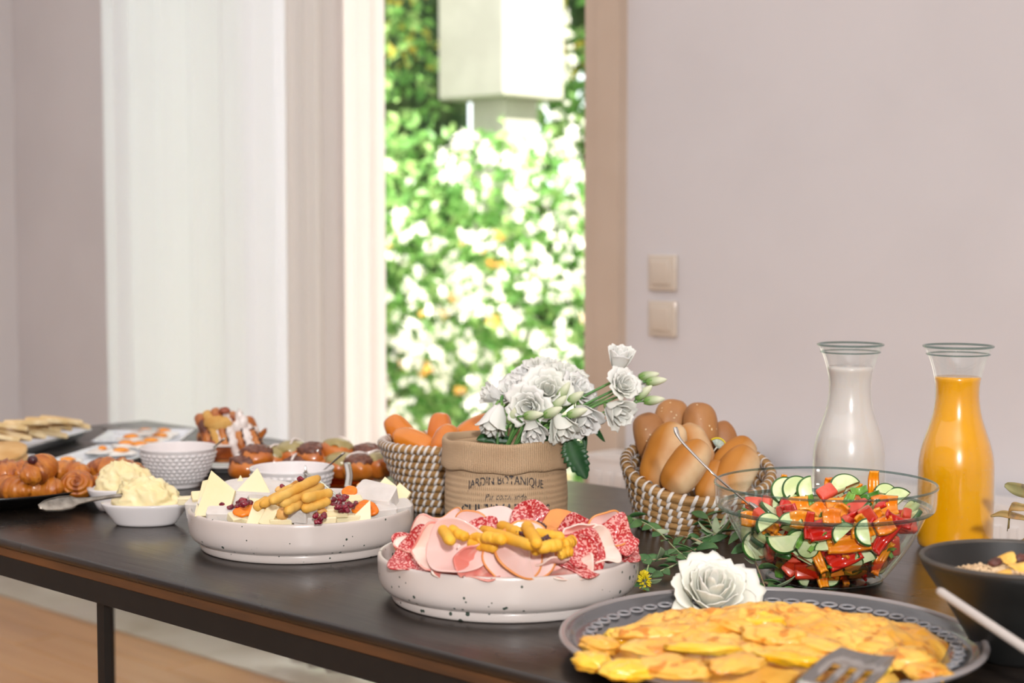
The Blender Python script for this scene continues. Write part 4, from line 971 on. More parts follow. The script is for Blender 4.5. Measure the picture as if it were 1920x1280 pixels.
disc_slice('salami_slice', 'small red salami corner at the back left of the breadsticks', 896, 993, .088, .013, 0, 60, 0, .7, 1, .1, S_, 1, 33)
disc_slice('salami_slice', 'tiny salami tip between two ham slices at the back', 918, 984, .092, .010, 0, 60, 0, .7, 1, .1, S_, 1, 34)
disc_slice('ham_slice', 'thin orange-edged ham slice lying at the back right behind the breadsticks', 1045, 991, .078, .030, 0, 18, 0, .9, 1.4, .05, [hrim], 1, 35)
disc_slice('prosciutto_slice', 'small prosciutto curl left of the right-hand cone of ham', 1090, 1012, .076, .022, 10, 60, 0, 2.4, 1.57, .1, [pro_m, fat_m], 1, 36)
LIM[0] = None
yst = M('corn_breadstick', '#dfa01c', '#e8b43c', rough=.6, sc=30, bump=.35, bsc=140, c3='#c88618', sc3=25, t3=.62)
gb2 = 'breadsticks on the cold cuts'
for i, (x0, y0, z0, x1, y1, z1, r, lab) in enumerate((
    (905, 993, .094, 1000, 1024, .094, .0074, 'long yellow breadstick lying diagonally on top of the cold cuts'),
    (938, 985, .096, 978, 1000, .098, .0070, 'short breadstick at the back pointing to the salami'),
    (987, 985, .106, 1008, 1020, .098, .0076, 'breadstick pointing towards the viewer in the middle of the cold cuts'),
    (1004, 999, .094, 1056, 1008, .092, .0070, 'breadstick lying level behind the right breadsticks'),
    (883, 1006, .088, 912, 1010, .090, .0068, 'short breadstick end at the left of the middle pile'),
    (908, 1005, .094, 946, 1012, .094, .0072, 'knobbly short breadstick crossing above the lower left one'),
    (880, 1018, .082, 930, 1026, .082, .0074, 'lower breadstick at the left of the middle pile'),
    (1010, 1027, .090, 1052, 1020, .092, .0078, 'thick yellow breadstick at the right front of the pile'),
    (1002, 1032, .084, 1030, 1022, .084, .0072, 'breadstick under the thick one at the right front'),
    (1058, 1020, .086, 1074, 1014, .086, .0076, 'stubby browned breadstick end at the right'),
    (1048, 1040, .076, 1072, 1032, .080, .0068, 'small breadstick end above the front right salami'),
    (830, 992, .100, 846, 1016, .094, .0070, 'first of two breadsticks wrapped in the left curled ham'),
    (844, 991, .100, 874, 1008, .094, .0068, 'second of two breadsticks wrapped in the left curled ham, to the right'))):
    bstick(P(x0, y0, z0), P(x1, y1, z1), r, lab, gb2, yst, 40+i)
oliv = M('dark_raisin', '#2c0f14', '#451a22', rough=.25, sc=90, bump=.5, bsc=200, coat=.3)
for i, (px, py, z, s, lab) in enumerate(((1006, 985, .098, .0072, 'dark raisin in the fold of the pointed salami'), (1017, 988, .096, .0064, 'second dark raisin in the pointed salami, to the right'), (979, 1000, .098, .006, 'dark raisin between two breadsticks on the cold cuts'), (1024, 1010, .092, .007, 'dark raisin under the level breadstick on the right of the cold cuts'))):
    berry(lab, px, py, z, s, i*1.7, 'raisins among the cold cuts', 'raisin', oliv)

# ---- buns and rolls
glossy = M('glossy_roll_crust', '#cf7016', '#dc8526', rough=.25, sc=9, coat=.55, grad=(2, .02, .32, '#f0c088'), bump=.08, bsc=80)
soft = M('soft_bun_crust', '#b97a30', '#a96820', rough=.58, sc=14, lo=.4, hi=.75, spec=.3, grad=(0, .95, .40, '#e6d2ac'), bump=.3, bsc=200, bdist=.0006)
rye = M('brown_bun_crust', '#9c6636', '#ab7744', rough=.5, sc=22, bump=.5, bsc=160, bdist=.001)
def bun_g(rx, ry, rz, seed, crease=0):
    def f(d):
        p = Vector((math.copysign(abs(d.x)**.82, d.x)*rx, math.copysign(abs(d.y)**.80, d.y)*ry*.96, math.copysign(abs(d.z)**.9, d.z)*rz))
        p *= 1+.06*noise.noise(Vector((d.x*1.6+seed, d.y*1.6, d.z*1.6)))
        if crease: p -= d*.006*math.exp(-((d.x-.15*crease)*5)**2)*max(0, d.z)
        return p
    return blob(f, 40, 28)
gl_ = 'glossy rolls in the left basket'
def bun(name, lab, px, py, dep, rx, ry, rz, yaw, tilt, roll, mat, grp, seed=0, crease=0):
    return one(name, lab, 'bun', thin(name, bun_g(rx, ry, rz, seed, crease), mat), FR(PD(px, py, dep), yaw, tilt, roll), grp)
# long axis is local Y; tilt 90 stands it up facing the viewer
bun('bread_roll', 'glossy roll standing at the left edge of the left basket', 757, 818, 2.47, .0195, .040, .021, 0, 62, 38, glossy, gl_, 1)
bun('bread_roll', 'glossy roll lying in front at the left of the left basket', 778, 830, 2.41, .0185, .037, .018, 0, 40, 62, glossy, gl_, 2)
bun('bread_roll', 'glossy roll standing in the middle of the left basket', 823, 822, 2.46, .0195, .042, .021, 0, 74, -6, glossy, gl_, 3)
bun('bread_roll', 'paler roll in front of the middle one, against the flower pot', 834, 830, 2.38, .0190, .030, .018, 0, 60, -22, glossy, gl_, 4)
bun('bread_roll', 'glossy roll at the right back of the left basket, behind the pot', 895, 808, 2.50, .022, .042, .021, 0, 60, -62, glossy, gl_, 5)
one('bread_roll', 'rolls hidden low in the left basket', 'bun', thin('bread_roll', bun_g(.07, .07, .03, 8), glossy), Matrix.Translation(BL+Vector((0, 0, .055))), gl_)
gr_ = 'buns in the right basket'
def seeds(o, rx, ry, rz, n, seed):
    rr = random.Random(seed); b_ = MB(); g = blob(ell(.0016, .0010, .0006), 6, 4)
    for i in range(n):
        a = rr.uniform(0, 2*PI); q = math.sqrt(rr.random())*.85; d = Vector((q*math.cos(a), q*math.sin(a), 0)); d.z = math.sqrt(1-q*q)
        if rr.random() < .3 and d.y > 0: continue
        p = Vector((math.copysign(abs(d.x)**.9, d.x)*rx, math.copysign(abs(d.y)**.95, d.y)*ry, d.z*rz))*1.005
        b_.add(g[0], g[1], 0, Matrix.Translation(p) @ d.to_track_quat('Z', 'X').to_matrix().to_4x4() @ Matrix.Rotation(rr.uniform(0, 3), 4, 'Z'))
    s = O('sesame_seeds', b_.mesh('sesame_seeds', M('sesame', '#ecd9b0', rough=.5)), o); s['kind'] = 'stuff'
for a_, n_ in (((('brown_bun', 'brown sesame bun standing at the left back of the right basket', 1222, 822, 2.31, .024, .040, .020, 8, 74, 14, rye, gr_, 11)), 10),
               ((('brown_bun', 'brown sesame bun standing highest at the back of the right basket', 1257, 794, 2.345, .026, .038, .021, 0, 76, -16, rye, gr_, 12)), 22),
               ((('brown_bun', 'tall brown bun with many sesame seeds right of the highest one', 1314, 800, 2.31, .024, .037, .020, 4, 78, 4, rye, gr_, 13)), 34),
               ((('brown_bun', 'brown bun mostly hidden behind the yellow dried flower', 1358, 828, 2.33, .020, .032, .018, 0, 76, 14, rye, gr_, 14)), 0)):
    o = bun(*a_)
    if n_: seeds(o, a_[5], a_[6], a_[7], n_, n_)
bun('soft_bun', 'large golden bun leaning left at the front of the right basket', 1243, 856, 2.235, .0270, .052, .024, -22, 72, -16, soft, gr_, 15)
bun('soft_bun', 'golden bun leaning against the large one, second from left', 1286, 876, 2.195, .0250, .043, .022, -8, 70, -34, soft, gr_, 16)
bun('soft_bun', 'pale bun top peeking out between the front golden buns', 1304, 838, 2.27, .022, .036, .020, 0, 76, 26, soft, gr_, 17)
bun('soft_bun', 'golden bun at the right of the basket, behind the rightmost one', 1375, 862, 2.265, .024, .040, .021, 8, 70, -46, soft, gr_, 18)
bun('soft_bun', 'rightmost golden bun partly seen through the glass bowl', 1378, 888, 2.205, .026, .044, .022, 4, 70, -32, soft, gr_, 19)
bun('soft_bun', 'small bun low between the front golden buns', 1334, 902, 2.205, .019, .032, .018, 0, 64, -26, soft, gr_, 20)
# yellow fan-shaped dried flower in the basket
t = thing('dried_flower', 'small fan-shaped dried flower with a yellow fringe stuck in the right basket', 'flower', FR(PD(1341, 842, 2.275), 0, 90, -38))
part('stem', tube([(0, -.022, 0), (0, .004, 0)], .0009, 6), M('pale_stem', '#d9d6c8'), t)
tl = M('teal_bract', '#8aa39a', '#c9d4c8', rough=.6, sc=80); yf = M('yellow_fringe', '#e2cf2c', rough=.6)
fan = MB(); fr = MB()
for i in range(17):
    a = -1.25+2.5*i/16; dx, dy = math.sin(a), math.cos(a); g = tube([(0, .003, .0), (dx*.011, .004+dy*.011, .001*(i % 3))], [.0004, .0009], 5); fan.add(g[0], g[1])
    g = blob(ell(.0013, .0013, .0013), 7, 5); fr.add(g[0], g[1], 0, Matrix.Translation((dx*.0125, .004+dy*.0125, 0)))
O('bracts', fan.mesh('bracts', tl), t)['kind'] = 'stuff'; O('fringe', fr.mesh('fringe', yf), t)['kind'] = 'stuff'

# ---- omelette
egg = M('omelette_egg', '#efc05c', '#e8a236', rough=.38, sc=22, lo=.35, hi=.65, sss=.15, ssc=.006, c3='#cb8022', sc3=55, t3=.57, bump=.9, bsc=120, coat=.2)
egg2 = M('runny_egg', '#f2b414', '#efc444', rough=.25, sc=30, coat=.4, sss=.25, ssc=.006, c3='#e08a18', sc3=50, t3=.66)
def om(u, v):
    u = min(u, 1)
    a = 2*PI*v; r = .158*u*(1+.05*math.sin(3*a+1)+.035*math.sin(7*a)+.02*math.sin(13*a+2)); x, y = r*math.cos(a), r*math.sin(a)
    x *= 1.06; y *= .93 if y < 0 else .72
    h = .016*max(0, 1-u**5)**.8 + .003*(1-u*u)
    h += .0110*noise.ridged_multi_fractal(Vector((x*20, y*20, 1)), .9, 2.1, 4, 1, 2)*(1-u**6)*.8 + .008*noise.noise(Vector((x*11, y*11, 3)))*(1-u**4)
    return (x, y, .007+max(h, .0))
ot = thing('omelette', 'large golden scrambled omelette filling the grey platter', 'omelette', Matrix.Translation(OC) @ Matrix.Rotation(YAW, 4, 'Z'))
vs, fs, _ = sheet(om, 90, 260, .002, True); part('egg_sheet', (vs, fs), egg, ot)
rr = random.Random(8)
def lump(px, py, z, rx, ry, rz, mat, seed, yaw=0, roll=0):
    rz *= .75
    c = P(px, py, z-.010)-OC; c = Matrix.Rotation(-YAW, 3, 'Z') @ c
    def f(d):
        k = 1+.28*noise.noise(Vector((d.x*2.2+seed, d.y*2.2, d.z*2.2)))+.12*noise.noise(Vector((d.x*6+seed, d.y*6, d.z*6)))
        return Vector((d.x*rx, d.y*ry, d.z*rz))*k
    part('egg_fold', blob(f, 30, 20), mat, ot, Matrix.Translation(c) @ Matrix.Rotation(math.radians(yaw), 4, 'Z') @ Matrix.Rotation(math.radians(roll), 4, 'X'))
for i, a_ in enumerate(((1400, 1160, .052, .020, .016, .014, egg), (1425, 1168, .050, .026, .018, .013, egg2), (1372, 1172, .048, .026, .017, .012, egg), (1335, 1180, .044, .026, .015, .010, egg), (1290, 1185, .042, .030, .015, .011, egg),
    (1215, 1188, .040, .034, .014, .010, egg), (1160, 1192, .036, .014, .010, .010, egg2), (1125, 1210, .034, .022, .016, .012, egg), (1110, 1240, .034, .020, .018, .012, egg2), (1230, 1215, .044, .030, .016, .008, egg), (1320, 1215, .050, .034, .018, .008, egg2),
    (1450, 1190, .052, .030, .016, .010, egg), (1520, 1205, .048, .034, .016, .008, egg), (1580, 1205, .042, .024, .012, .008, egg), (1640, 1215, .040, .026, .014, .008, egg), (1700, 1235, .040, .026, .022, .012, egg), (1740, 1260, .036, .020, .020, .010, egg),
    (1480, 1235, .050, .034, .018, .008, egg2), (1380, 1245, .050, .032, .018, .010, egg), (1260, 1250, .046, .034, .018, .009, egg), (1180, 1255, .042, .026, .018, .010, egg2), (1560, 1240, .048, .028, .016, .008, egg), (1620, 1250, .044, .024, .016, .008, egg2), (1660, 1195, .036, .010, .008, .008, egg))):
    lump(*a_[:6], a_[6], i*1.9, rr.uniform(-50, 50), rr.uniform(-12, 12))
# slotted server on the omelette
sp = thing('slotted_server', 'steel slotted serving spatula resting on the omelette', 'spatula', FR(P(1592, 1262, .050), -38, 14, 0))
g = MB(); W, Hh, T = .030, .036, .0012
def grid_slots():
    xs_ = [-W, -.019, -.011, -.004, .004, .011, .019, W]; ys_ = [-Hh, -.024, .010, Hh]
    for i in range(7):
        for j in range(3):
            if j == 1 and i in (1, 3, 5): continue
            g.box((xs_[i], ys_[j], -T/2), (xs_[i+1], ys_[j+1], T/2))
grid_slots()
bm = bmesh.new(); bm.from_mesh(g.mesh('x', chrome)); bmesh.ops.remove_doubles(bm, verts=bm.verts[:], dist=1e-5)
for v in bm.verts:
    v.co.x *= 1-.18*max(0, v.co.y/Hh)**2; v.co.z += .9*v.co.x*v.co.x*4 - .0
me = bpy.data.meshes.new('blade'); bm.to_mesh(me); bm.free(); me.materials.append(chrome); O('blade', me, sp)
part('handle', tube(curve([(0, -.034, .001), (.0, -.06, .012), (.004, -.12, .030), (.006, -.20, .040)], 6), [.005]*6+[.0035]*13, 10, True, .5), chrome, sp)

# ---- salad
cskin = M('cucumber_skin', '#1f4a1c', '#3a6b2a', rough=.3, sc=40, coat=.3); cflesh = M('cucumber_flesh', '#dbe3b4', '#c3d594', rough=.3, sc=60, coat=.4, sss=.2, ssc=.005)
redp = M('red_pepper', '#c41208', '#d8240f', rough=.2, sc=30, coat=.6, sss=.15, ssc=.004); orap = M('orange_pepper', '#ee7c05', '#f59a14', rough=.22, sc=30, coat=.6, sss=.2, ssc=.004)
tomm = M('tomato_flesh', '#c93a1e', '#e2604a', rough=.25, sc=45, coat=.5, sss=.2, ssc=.005); herb = M('green_herb', '#3f7a24', '#7fb04a', rough=.35, sc=60, coat=.3)
def cuc(half, r=.0165, th=.007):
    n = 22; a1 = PI if half else 2*PI; vs = []; fs = []; ix = []
    ring = [(q, a1*i/n) for q in (.02, .55, .89, 1.0) for i in range(n+1)]
    for s in (1, -1):
        for q, a in ring: vs.append((q*r*math.cos(a), q*r*math.sin(a), s*th/2*(1 if q < .9 else .86)+(.0006*s*math.sin(q*5))))
    m = n+1; o = len(ring)
    for k in range(3):
        for i in range(n):
            a, b, c, d = k*m+i, (k+1)*m+i, (k+1)*m+i+1, k*m+i+1; fs += [(a, b, c, d), (d+o, c+o, b+o, a+o)]; ix += [1 if k == 2 else 0]*2
    for i in range(n): fs.append((3*m+i, 3*m+i+o, 3*m+i+1+o, 3*m+i+1)); ix.append(1)
    if half:
        for e in (0, n):
            for k in range(3): a, b = k*m+e, (k+1)*m+e; fs.append((a, b, b+o, a+o)); ix.append(0)
    return vs, fs, ix
def strip(ln, wd, th, curl, seed):
    rr = random.Random(seed)
    def f(u, v):
        a = curl*(u-.5); R_ = ln/max(abs(curl), .2) ; x = R_*math.sin(a); z = R_*(1-math.cos(a)); w_ = wd*(.75+.25*math.sin(PI*u))
        return (x, (v-.5)*w_, z-.25*wd*math.cos((v-.5)*PI)+.0008*math.sin(9*u+seed))
    return sheet(f, 18, 5, th)
V = {'cucumber_slice': [thin('cucumber', cuc(True), [cflesh, cskin]), thin('cucumber', cuc(True, .0145, .009), [cflesh, cskin]), thin('cucumber', cuc(False, .0135, .007), [cflesh, cskin])],
     'red_pepper_piece': [thin('red_pepper', strip(.030, .016, .0034, .9, 1), redp), thin('red_pepper', strip(.036, .010, .0034, 1.4, 2), redp)],
     'orange_pepper_piece': [thin('orange_pepper', strip(.040, .009, .0034, 2.2, 3), orap), thin('orange_pepper', strip(.034, .012, .0034, .8, 4), orap), thin('orange_pepper', strip(.018, .016, .0034, .5, 5), orap)],
     'tomato_piece': [thin('tomato', rbox(.021, .015, .010, .28, 3, .0012), tomm)],
     'green_onion_piece': [thin('herb', strip(.020, .009, .0014, 1.6, 6), herb), thin('herb', strip(.026, .006, .0014, 2.6, 7), herb)]}
INN = [(.0065, .050), (.011, .068), (.031, .084), (.055, .100), (.0815, .112), (.12, .122)]
def rin(z):
    if z <= INN[0][0]: return INN[0][1]
    for a, b in zip(INN, INN[1:]):
        if z <= b[0]: return a[1]+(b[1]-a[1])*(z-a[0])/(b[0]-a[0])
    return INN[-1][1]
def hit(px, py, inset):
    r = ray(px, py); t = 1.4
    while t < 3:
        p = Vector((0, 0, CAM_Z))+r*t; q = p-SB
        if q.z < .13 and math.hypot(q.x, q.y) < rin(q.z)-inset and q.z > .006: return q
        t += .002
    return None
placed = []; rr = random.Random(77)
def veg(nm, vi, q, e, lab, sc=1.0):
    placed.append(q.copy())
    return one(nm, lab, 'vegetable', V[nm][vi], Matrix.Translation(SB+q) @ e @ Matrix.Scale(sc, 4), 'chopped vegetables in the salad bowl')
Cu, Re, Or, To, He = 'cucumber_slice', 'red_pepper_piece', 'orange_pepper_piece', 'tomato_piece', 'green_onion_piece'
front = [ # kind, variant, px, py, yaw, tilt, roll, scale, label
 (Cu,2,1420,1022,0,78,20,1.35,'large pale cucumber piece low at the left side of the salad bowl'), (Cu,0,1470,1004,0,84,182,1.25,'half cucumber slice, flat side up, left of the big red pepper piece'),
 (Cu,1,1442,987,10,60,30,1.1,'cucumber piece at the upper left just under the glass ledge'), (Cu,1,1482,984,0,70,-20,1.0,'cucumber chunk with dark skin right under the ledge, left of the red piece'),
 (Cu,0,1496,1043,0,60,-32,1.15,'cucumber half slice with dark skin slanting down left of the orange curl'), (Cu,0,1612,1058,0,80,20,1.25,'bright half cucumber slice low at the right of the salad bowl'),
 (Cu,0,1571,1080,0,74,8,1.3,'half cucumber slice at the very bottom front of the salad bowl'), (Cu,1,1628,998,0,70,96,1.1,'upright cucumber slice with dark rim in the middle right of the bowl'),
 (Cu,1,1583,1003,0,70,42,1.0,'thin cucumber piece leaning behind the orange cubes'), (Cu,1,1545,1032,0,70,0,.8,'small cucumber bit between the red pepper pieces'),
 (Re,0,1548,992,0,80,14,1.35,'large red pepper piece at the middle front of the salad bowl'), (Re,0,1583,1044,0,84,24,1.35,'large red pepper piece low in the middle of the salad bowl'),
 (Re,1,1662,1005,0,84,50,1.35,'long red pepper strip slanting at the right of the bowl'), (Re,1,1682,975,20,70,-30,1.0,'red pepper strip under the ledge at the far right'),
 (Re,0,1472,1022,0,70,-20,.9,'red pepper piece under the half cucumber slice on the left'), (Re,1,1517,985,0,80,82,.9,'narrow red pepper edge left of the large red piece'),
 (To,0,1510,1070,0,70,0,1.25,'tomato wedge low at the front left of the salad bowl'), (To,0,1485,1062,0,70,40,1.1,'tomato piece beside another at the lower left'), (To,0,1700,985,0,60,0,1.1,'pale tomato wedge near the right side glass'),
 (Or,0,1531,1040,0,86,-68,1.15,'curled orange pepper strip hanging in the middle left of the bowl'), (Or,1,1592,1021,0,84,6,1.45,'long orange pepper strip lying across the middle of the bowl'),
 (Or,2,1611,996,0,80,80,1.0,'small orange pepper cube in the middle of the bowl'), (Or,0,1652,1046,0,80,60,1.2,'orange pepper strip curving down the lower right of the bowl'),
 (Or,0,1690,1012,16,70,-40,1.2,'orange pepper loop by the right side glass'), (Or,1,1540,1073,0,80,-80,1.0,'orange pepper strip standing at the bottom middle'),
 (Or,2,1406,972,0,70,0,1.1,'orange pepper piece at the far left under the ledge'), (Or,2,1660,985,0,70,20,1.2,'square orange pepper piece right of the upright cucumber'), (Or,1,1642,1066,0,80,40,1.0,'orange pepper end at the lower right'),
 (Or,2,1500,974,0,80,0,1.2,'orange pepper piece under the ledge, left of the middle'), (Or,2,1560,968,0,80,0,1.1,'orange pepper piece just under the ledge in the middle'),
 (He,0,1462,1066,0,70,80,1.2,'dark green herb leaf near the bottom left of the bowl'), (He,1,1668,1052,0,70,30,1.3,'dark green piece at the lower right of the bowl'), (He,0,1598,1070,0,60,10,1.1,'green piece beside the lower cucumber slices'), (He,1,1500,1015,0,70,60,1,'green onion bit left of the orange curl'),
]
for k, v_, px, py, yw, ti, ro, sc, lab in front:
    q = hit(px, py, .012 if k in (Or, Re) else .009)
    if q is None: continue
    veg(k, v_, q, Matrix.Rotation(YAW+math.radians(yw), 4, 'Z') @ Matrix.Rotation(math.radians(ti), 4, 'X') @ Matrix.Rotation(math.radians(ro), 4, 'Z'), lab, sc)
top = [
 (Cu,0,1473,921,.096,60,60,1.1,'pale cucumber slice leaning left on top of the salad'), (Cu,0,1494,919,.098,60,56,1.1,'second leaning cucumber slice on top, next to the first'), (Cu,1,1521,920,.098,74,92,1.25,'rounded cucumber chunk standing on top left of the middle'),
 (Cu,1,1585,917,.100,50,24,1.35,'cucumber chunk with dark skin on top in the middle'), (Cu,1,1660,928,.092,60,-20,1.0,'cucumber piece on top at the right'), (Cu,1,1696,944,.082,60,40,1.4,'cucumber piece at the right edge against the glass collar'), (Cu,1,1466,950,.078,60,10,1.0,'cucumber piece just behind the ledge at the left'), (Cu,1,1470,936,.082,30,70,1.0,'half-hidden cucumber piece at the left of the top layer'),
 (Re,0,1500,922,.094,60,20,.8,'red pepper piece between the cucumber slices on top'), (To,0,1549,922,.098,60,30,1.1,'pink tomato piece on top in the middle'), (To,0,1412,943,.078,60,0,1.05,'round red tomato piece at the far left of the salad'), (To,0,1444,945,.080,50,20,1.1,'orange-red tomato piece, second from the left'),
 (To,0,1610,953,.084,60,20,1.3,'red tomato piece behind the ledge right of the middle'), (Or,0,1578,908,.100,84,170,1.3,'orange pepper strip arching over the top of the salad'), (Or,1,1638,909,.102,84,88,1.0,'orange pepper strip standing straight up at the right'),
 (Or,1,1468,905,.104,84,80,.6,'orange pepper tip sticking up at the left'), (Or,2,1496,950,.082,60,10,1.6,'wide orange pepper piece behind the ledge at the left'), (Or,2,1535,958,.080,60,40,1.3,'orange pepper piece behind the ledge in the middle'), (Or,2,1660,948,.084,60,0,1.7,'broad orange pepper piece behind the ledge at the right'), (Or,2,1568,946,.088,50,10,1.2,'pale orange pepper piece behind the ledge, right of the middle'),
 (He,0,1610,920,.100,50,10,1.1,'bright green onion piece on top right of the middle'), (He,0,1590,940,.092,50,60,1.2,'green onion ring on top in the middle'), (He,1,1628,930,.092,60,10,1.2,'dark green herb on top at the right'), (He,0,1520,945,.084,60,100,1.2,'green onion leaf on top left of the middle'), (He,1,1668,918,.090,80,80,.8,'green edge standing at the right of the top layer'),
]
for k, v_, px, py, z, ti, ro, sc, lab in top:
    q = P(px, py, z)-SB; lim = rin(z)-.012; d = math.hypot(q.x, q.y)
    if d > lim: q.x *= lim/d; q.y *= lim/d
    veg(k, v_, q, Matrix.Rotation(YAW, 4, 'Z') @ Matrix.Rotation(math.radians(ti), 4, 'X') @ Matrix.Rotation(math.radians(ro), 4, 'Z'), lab, sc)
n = 0; tries = 0
fill_labs = {Cu: 'cucumber piece buried among the other vegetables in the glass bowl', Re: 'red pepper piece buried among the other vegetables in the glass bowl', Or: 'orange pepper piece buried among the other vegetables in the glass bowl', To: 'tomato piece buried among the other vegetables in the glass bowl', He: 'green onion piece buried among the other vegetables in the glass bowl'}
while n < 285 and tries < 20000:
    tries += 1
    z = .012+.076*rr.random()**1.25; k = rr.choice((Cu, Cu, Cu, Or, Or, Or, Re, Re, To, He)); lim = rin(z)-(.016 if k in (Or, Re) else .009); rad = lim*rr.random()**.30; a = rr.uniform(0, 2*PI); q = Vector((rad*math.cos(a), rad*math.sin(a), z))
    if z > .074+.022*(1-(rad/.11)**2): continue
    if any((q-p).length < .0112 for p in placed): continue
    nv = Vector((math.cos(a), math.sin(a), -.5))
    e = nv.to_track_quat('Z', 'Y').to_matrix().to_4x4() @ Euler((rr.uniform(-.6, .6), rr.uniform(-.6, .6), rr.uniform(0, 6.3))).to_matrix().to_4x4()
    veg(k, rr.randrange(len(V[k])), q, e, fill_labs[k], rr.uniform(.9, 1.1)); n += 1
one('dressing', 'red-brown dressing pooled at the bottom of the salad bowl', 'dressing', thin('dressing', lathe([(0, .0068), (.049, .0068), (.066, .0115), (.0825, .0295), (.081, .0300), (0, .0298)], 64), glass('dressing', (.80, .40, .14))), Matrix.Translation(SB))
# serving spoon in the salad
t = thing('serving_spoon', 'thin steel serving spoon leaning in the glass salad bowl', 'spoon', Matrix.Identity(4))
a, b_, c_ = PD(1264, 796, 1.93), PD(1330, 878, 1.90), PD(1410, 950, 1.91)
pts = curve([PD(1266, 801, 1.935), PD(1272, 818, 1.93), PD(1290, 840, 1.92), PD(1340, 890, 1.90), c_], 8); nn = len(pts)
part('handle', tube(pts, [.0024+.0012*math.exp(-((i/nn-.12)*9)**2)-.0010*(i/nn) for i in range(nn)], 10, True, .6), chrome, t)
part('spoon_bowl', blob(ell(.018, .011, .004), 16, 8), chrome, t, Matrix.Translation(c_+RIGHT*.010-Vector((0, 0, .006))) @ Matrix.Rotation(YAW, 4, 'Z') @ Matrix.Rotation(.7, 4, 'Y'))

# ---- flowers
petal_m = M('white_petal', '#fbfaf7', '#f6f7ee', rough=.5, sc=12, transl=.22, grad=(2, -.15, .12, '#e6ecc8'), bump=.15, bsc=60)
stemg = M('flower_stem', '#5f8f45', '#4a7a3a', rough=.5, sc=20); leafd = M('dark_flower_leaf', '#1f4a28', '#2f5f30', rough=.4, sc=30, transl=.15)
budg = M('flower_bud', '#e8ecce', rough=.5, grad=(2, .15, .75, '#86a85a'), transl=.2); sep = M('sepal', '#6f9a4a', rough=.5)
def petal(phi, w, r, h, fl, seed, ruf=.06):
    rr = random.Random(seed); p1, p2 = rr.uniform(0, 6), rr.uniform(0, 6)
    def f(u, v):
        s = (v-.5)*2; ww = w*(.45+.55*math.sin(PI*min(1, .12+u*.78)))
        a = phi+s*ww; rad = r*(.10+.90*math.sin(min(u, 1)*PI*.5)**.8)+fl*r*max(0, u-.55)**2*2.2
        hh = h*u*(1-.10*s*s*u) - fl*h*.35*max(0, u-.6)**2*4
        e = ruf*r*u**3*(math.sin(s*7+p1)+.6*math.sin(s*13+p2)); return ((rad+e)*math.cos(a), (rad+e)*math.sin(a), hh+e*.5)
    return f
def bloom_geo(r, n, seed, openn=1.0, hk=1.15):
    g = MB()
    for k in range(n):
        t_ = (k+1)/n; s = sheet(petal(k*2.399, 1.15-.35*t_, r*(.16+.80*t_), r*hk*(1.05-.25*t_*openn), .12+.75*t_*openn, seed*31+k), 8, 10, .0007); g.add(s[0], s[1])
    return g
blooms = [bloom_geo(.021, 17, i, 1.0, 1.45).mesh('bloom', petal_m) for i in range(3)]
tulip = [bloom_geo(.0185, 11, 5+i, .45, 2.1).mesh('bloom', petal_m) for i in range(2)]
bud_me = thin('bud', blob(lambda d: Vector((d.x*.0062*(1-.35*d.z), d.y*.0062*(1-.35*d.z), d.z*.0145+.0125)), 14, 12), budg)
sg = MB()
for i in range(5):
    s = sheet(lambda u, v, i=i: ((.0035+.0030*math.sin(u*PI*.8))*math.cos(i*1.257+(v-.5)*.7*(1-u)), (.0035+.0030*math.sin(u*PI*.8))*math.sin(i*1.257+(v-.5)*.7*(1-u)), u*.015), 5, 3, .0006); sg.add(s[0], s[1])
calyx_me = sg.mesh('calyx', sep)
def leaf_g(ln, wd, curl=.5, fold=.25, ser=0, nu=10):
    def f(u, v):
        s = (v-.5)*2; w_ = wd*max(0, math.sin(PI*u**.85))**.8*(1+(ser*((u*14) % 1)) if ser else 1); a = curl*u
        return (ln*(math.sin(a)/a if curl and u > 0 else 1)*u if curl == 0 else ln/curl*math.sin(a), s*w_, -(ln/curl*(1-math.cos(a)) if curl else 0)+fold*abs(s)*w_)
    return sheet(f, nu*(3 if ser else 1), 4, .0005)
base0 = PT+Vector((0, 0, .105))
def flower(name, lab, px, py, dep, face, me, foot, sc=1.0, grp='white flowers in the burlap pot', buds=(), bend=None, fh=.0):
    """face = direction of the bloom axis as (right, up, towards viewer)"""
    c = PD(px, py, dep); ax = (RIGHT*face[0]+Vector((0, 0, 1))*face[1]-FWD*face[2]).normalized()
    t = thing(name, lab, 'flower', Matrix.Translation(foot))
    b0 = c-ax*.014*sc
    O(me.name, me, t, Matrix.Translation(b0-foot) @ ax.to_track_quat('Z', 'X').to_matrix().to_4x4() @ Matrix.Scale(sc, 4))
    O('calyx', calyx_me, t, Matrix.Translation(b0-foot-ax*.003) @ ax.to_track_quat('Z', 'X').to_matrix().to_4x4())
    mid = (foot+b0)/2+(bend if bend else Vector((0, 0, .01))); pts = [Vector((0, 0, 0)), mid-foot, b0-foot-ax*.010, b0-foot]
    part('stem', tube(curve(pts, 6), .0019, 7), stemg, t)
    for (bx, by, bd, f2) in buds:
        bc = PD(bx, by, bd); a2 = (RIGHT*f2[0]+Vector((0, 0, 1))*f2[1]-FWD*f2[2]).normalized(); bb_ = bc-a2*.012
        O('bud', bud_me, t, Matrix.Translation(bb_-foot) @ a2.to_track_quat('Z', 'X').to_matrix().to_4x4()); O('calyx', calyx_me, t, Matrix.Translation(bb_-foot-a2*.002) @ a2.to_track_quat('Z', 'X').to_matrix().to_4x4() @ Matrix.Scale(.95, 4))
        part('stem', tube(curve([mid-foot, (mid-foot)*.4+(bb_-foot)*.6-Vector((0, 0, .004)), bb_-foot-a2*.012, bb_-foot], 5), .0013, 6), stemg, t)
def ft(dx, dy): return base0+RIGHT*dx+FWD*dy
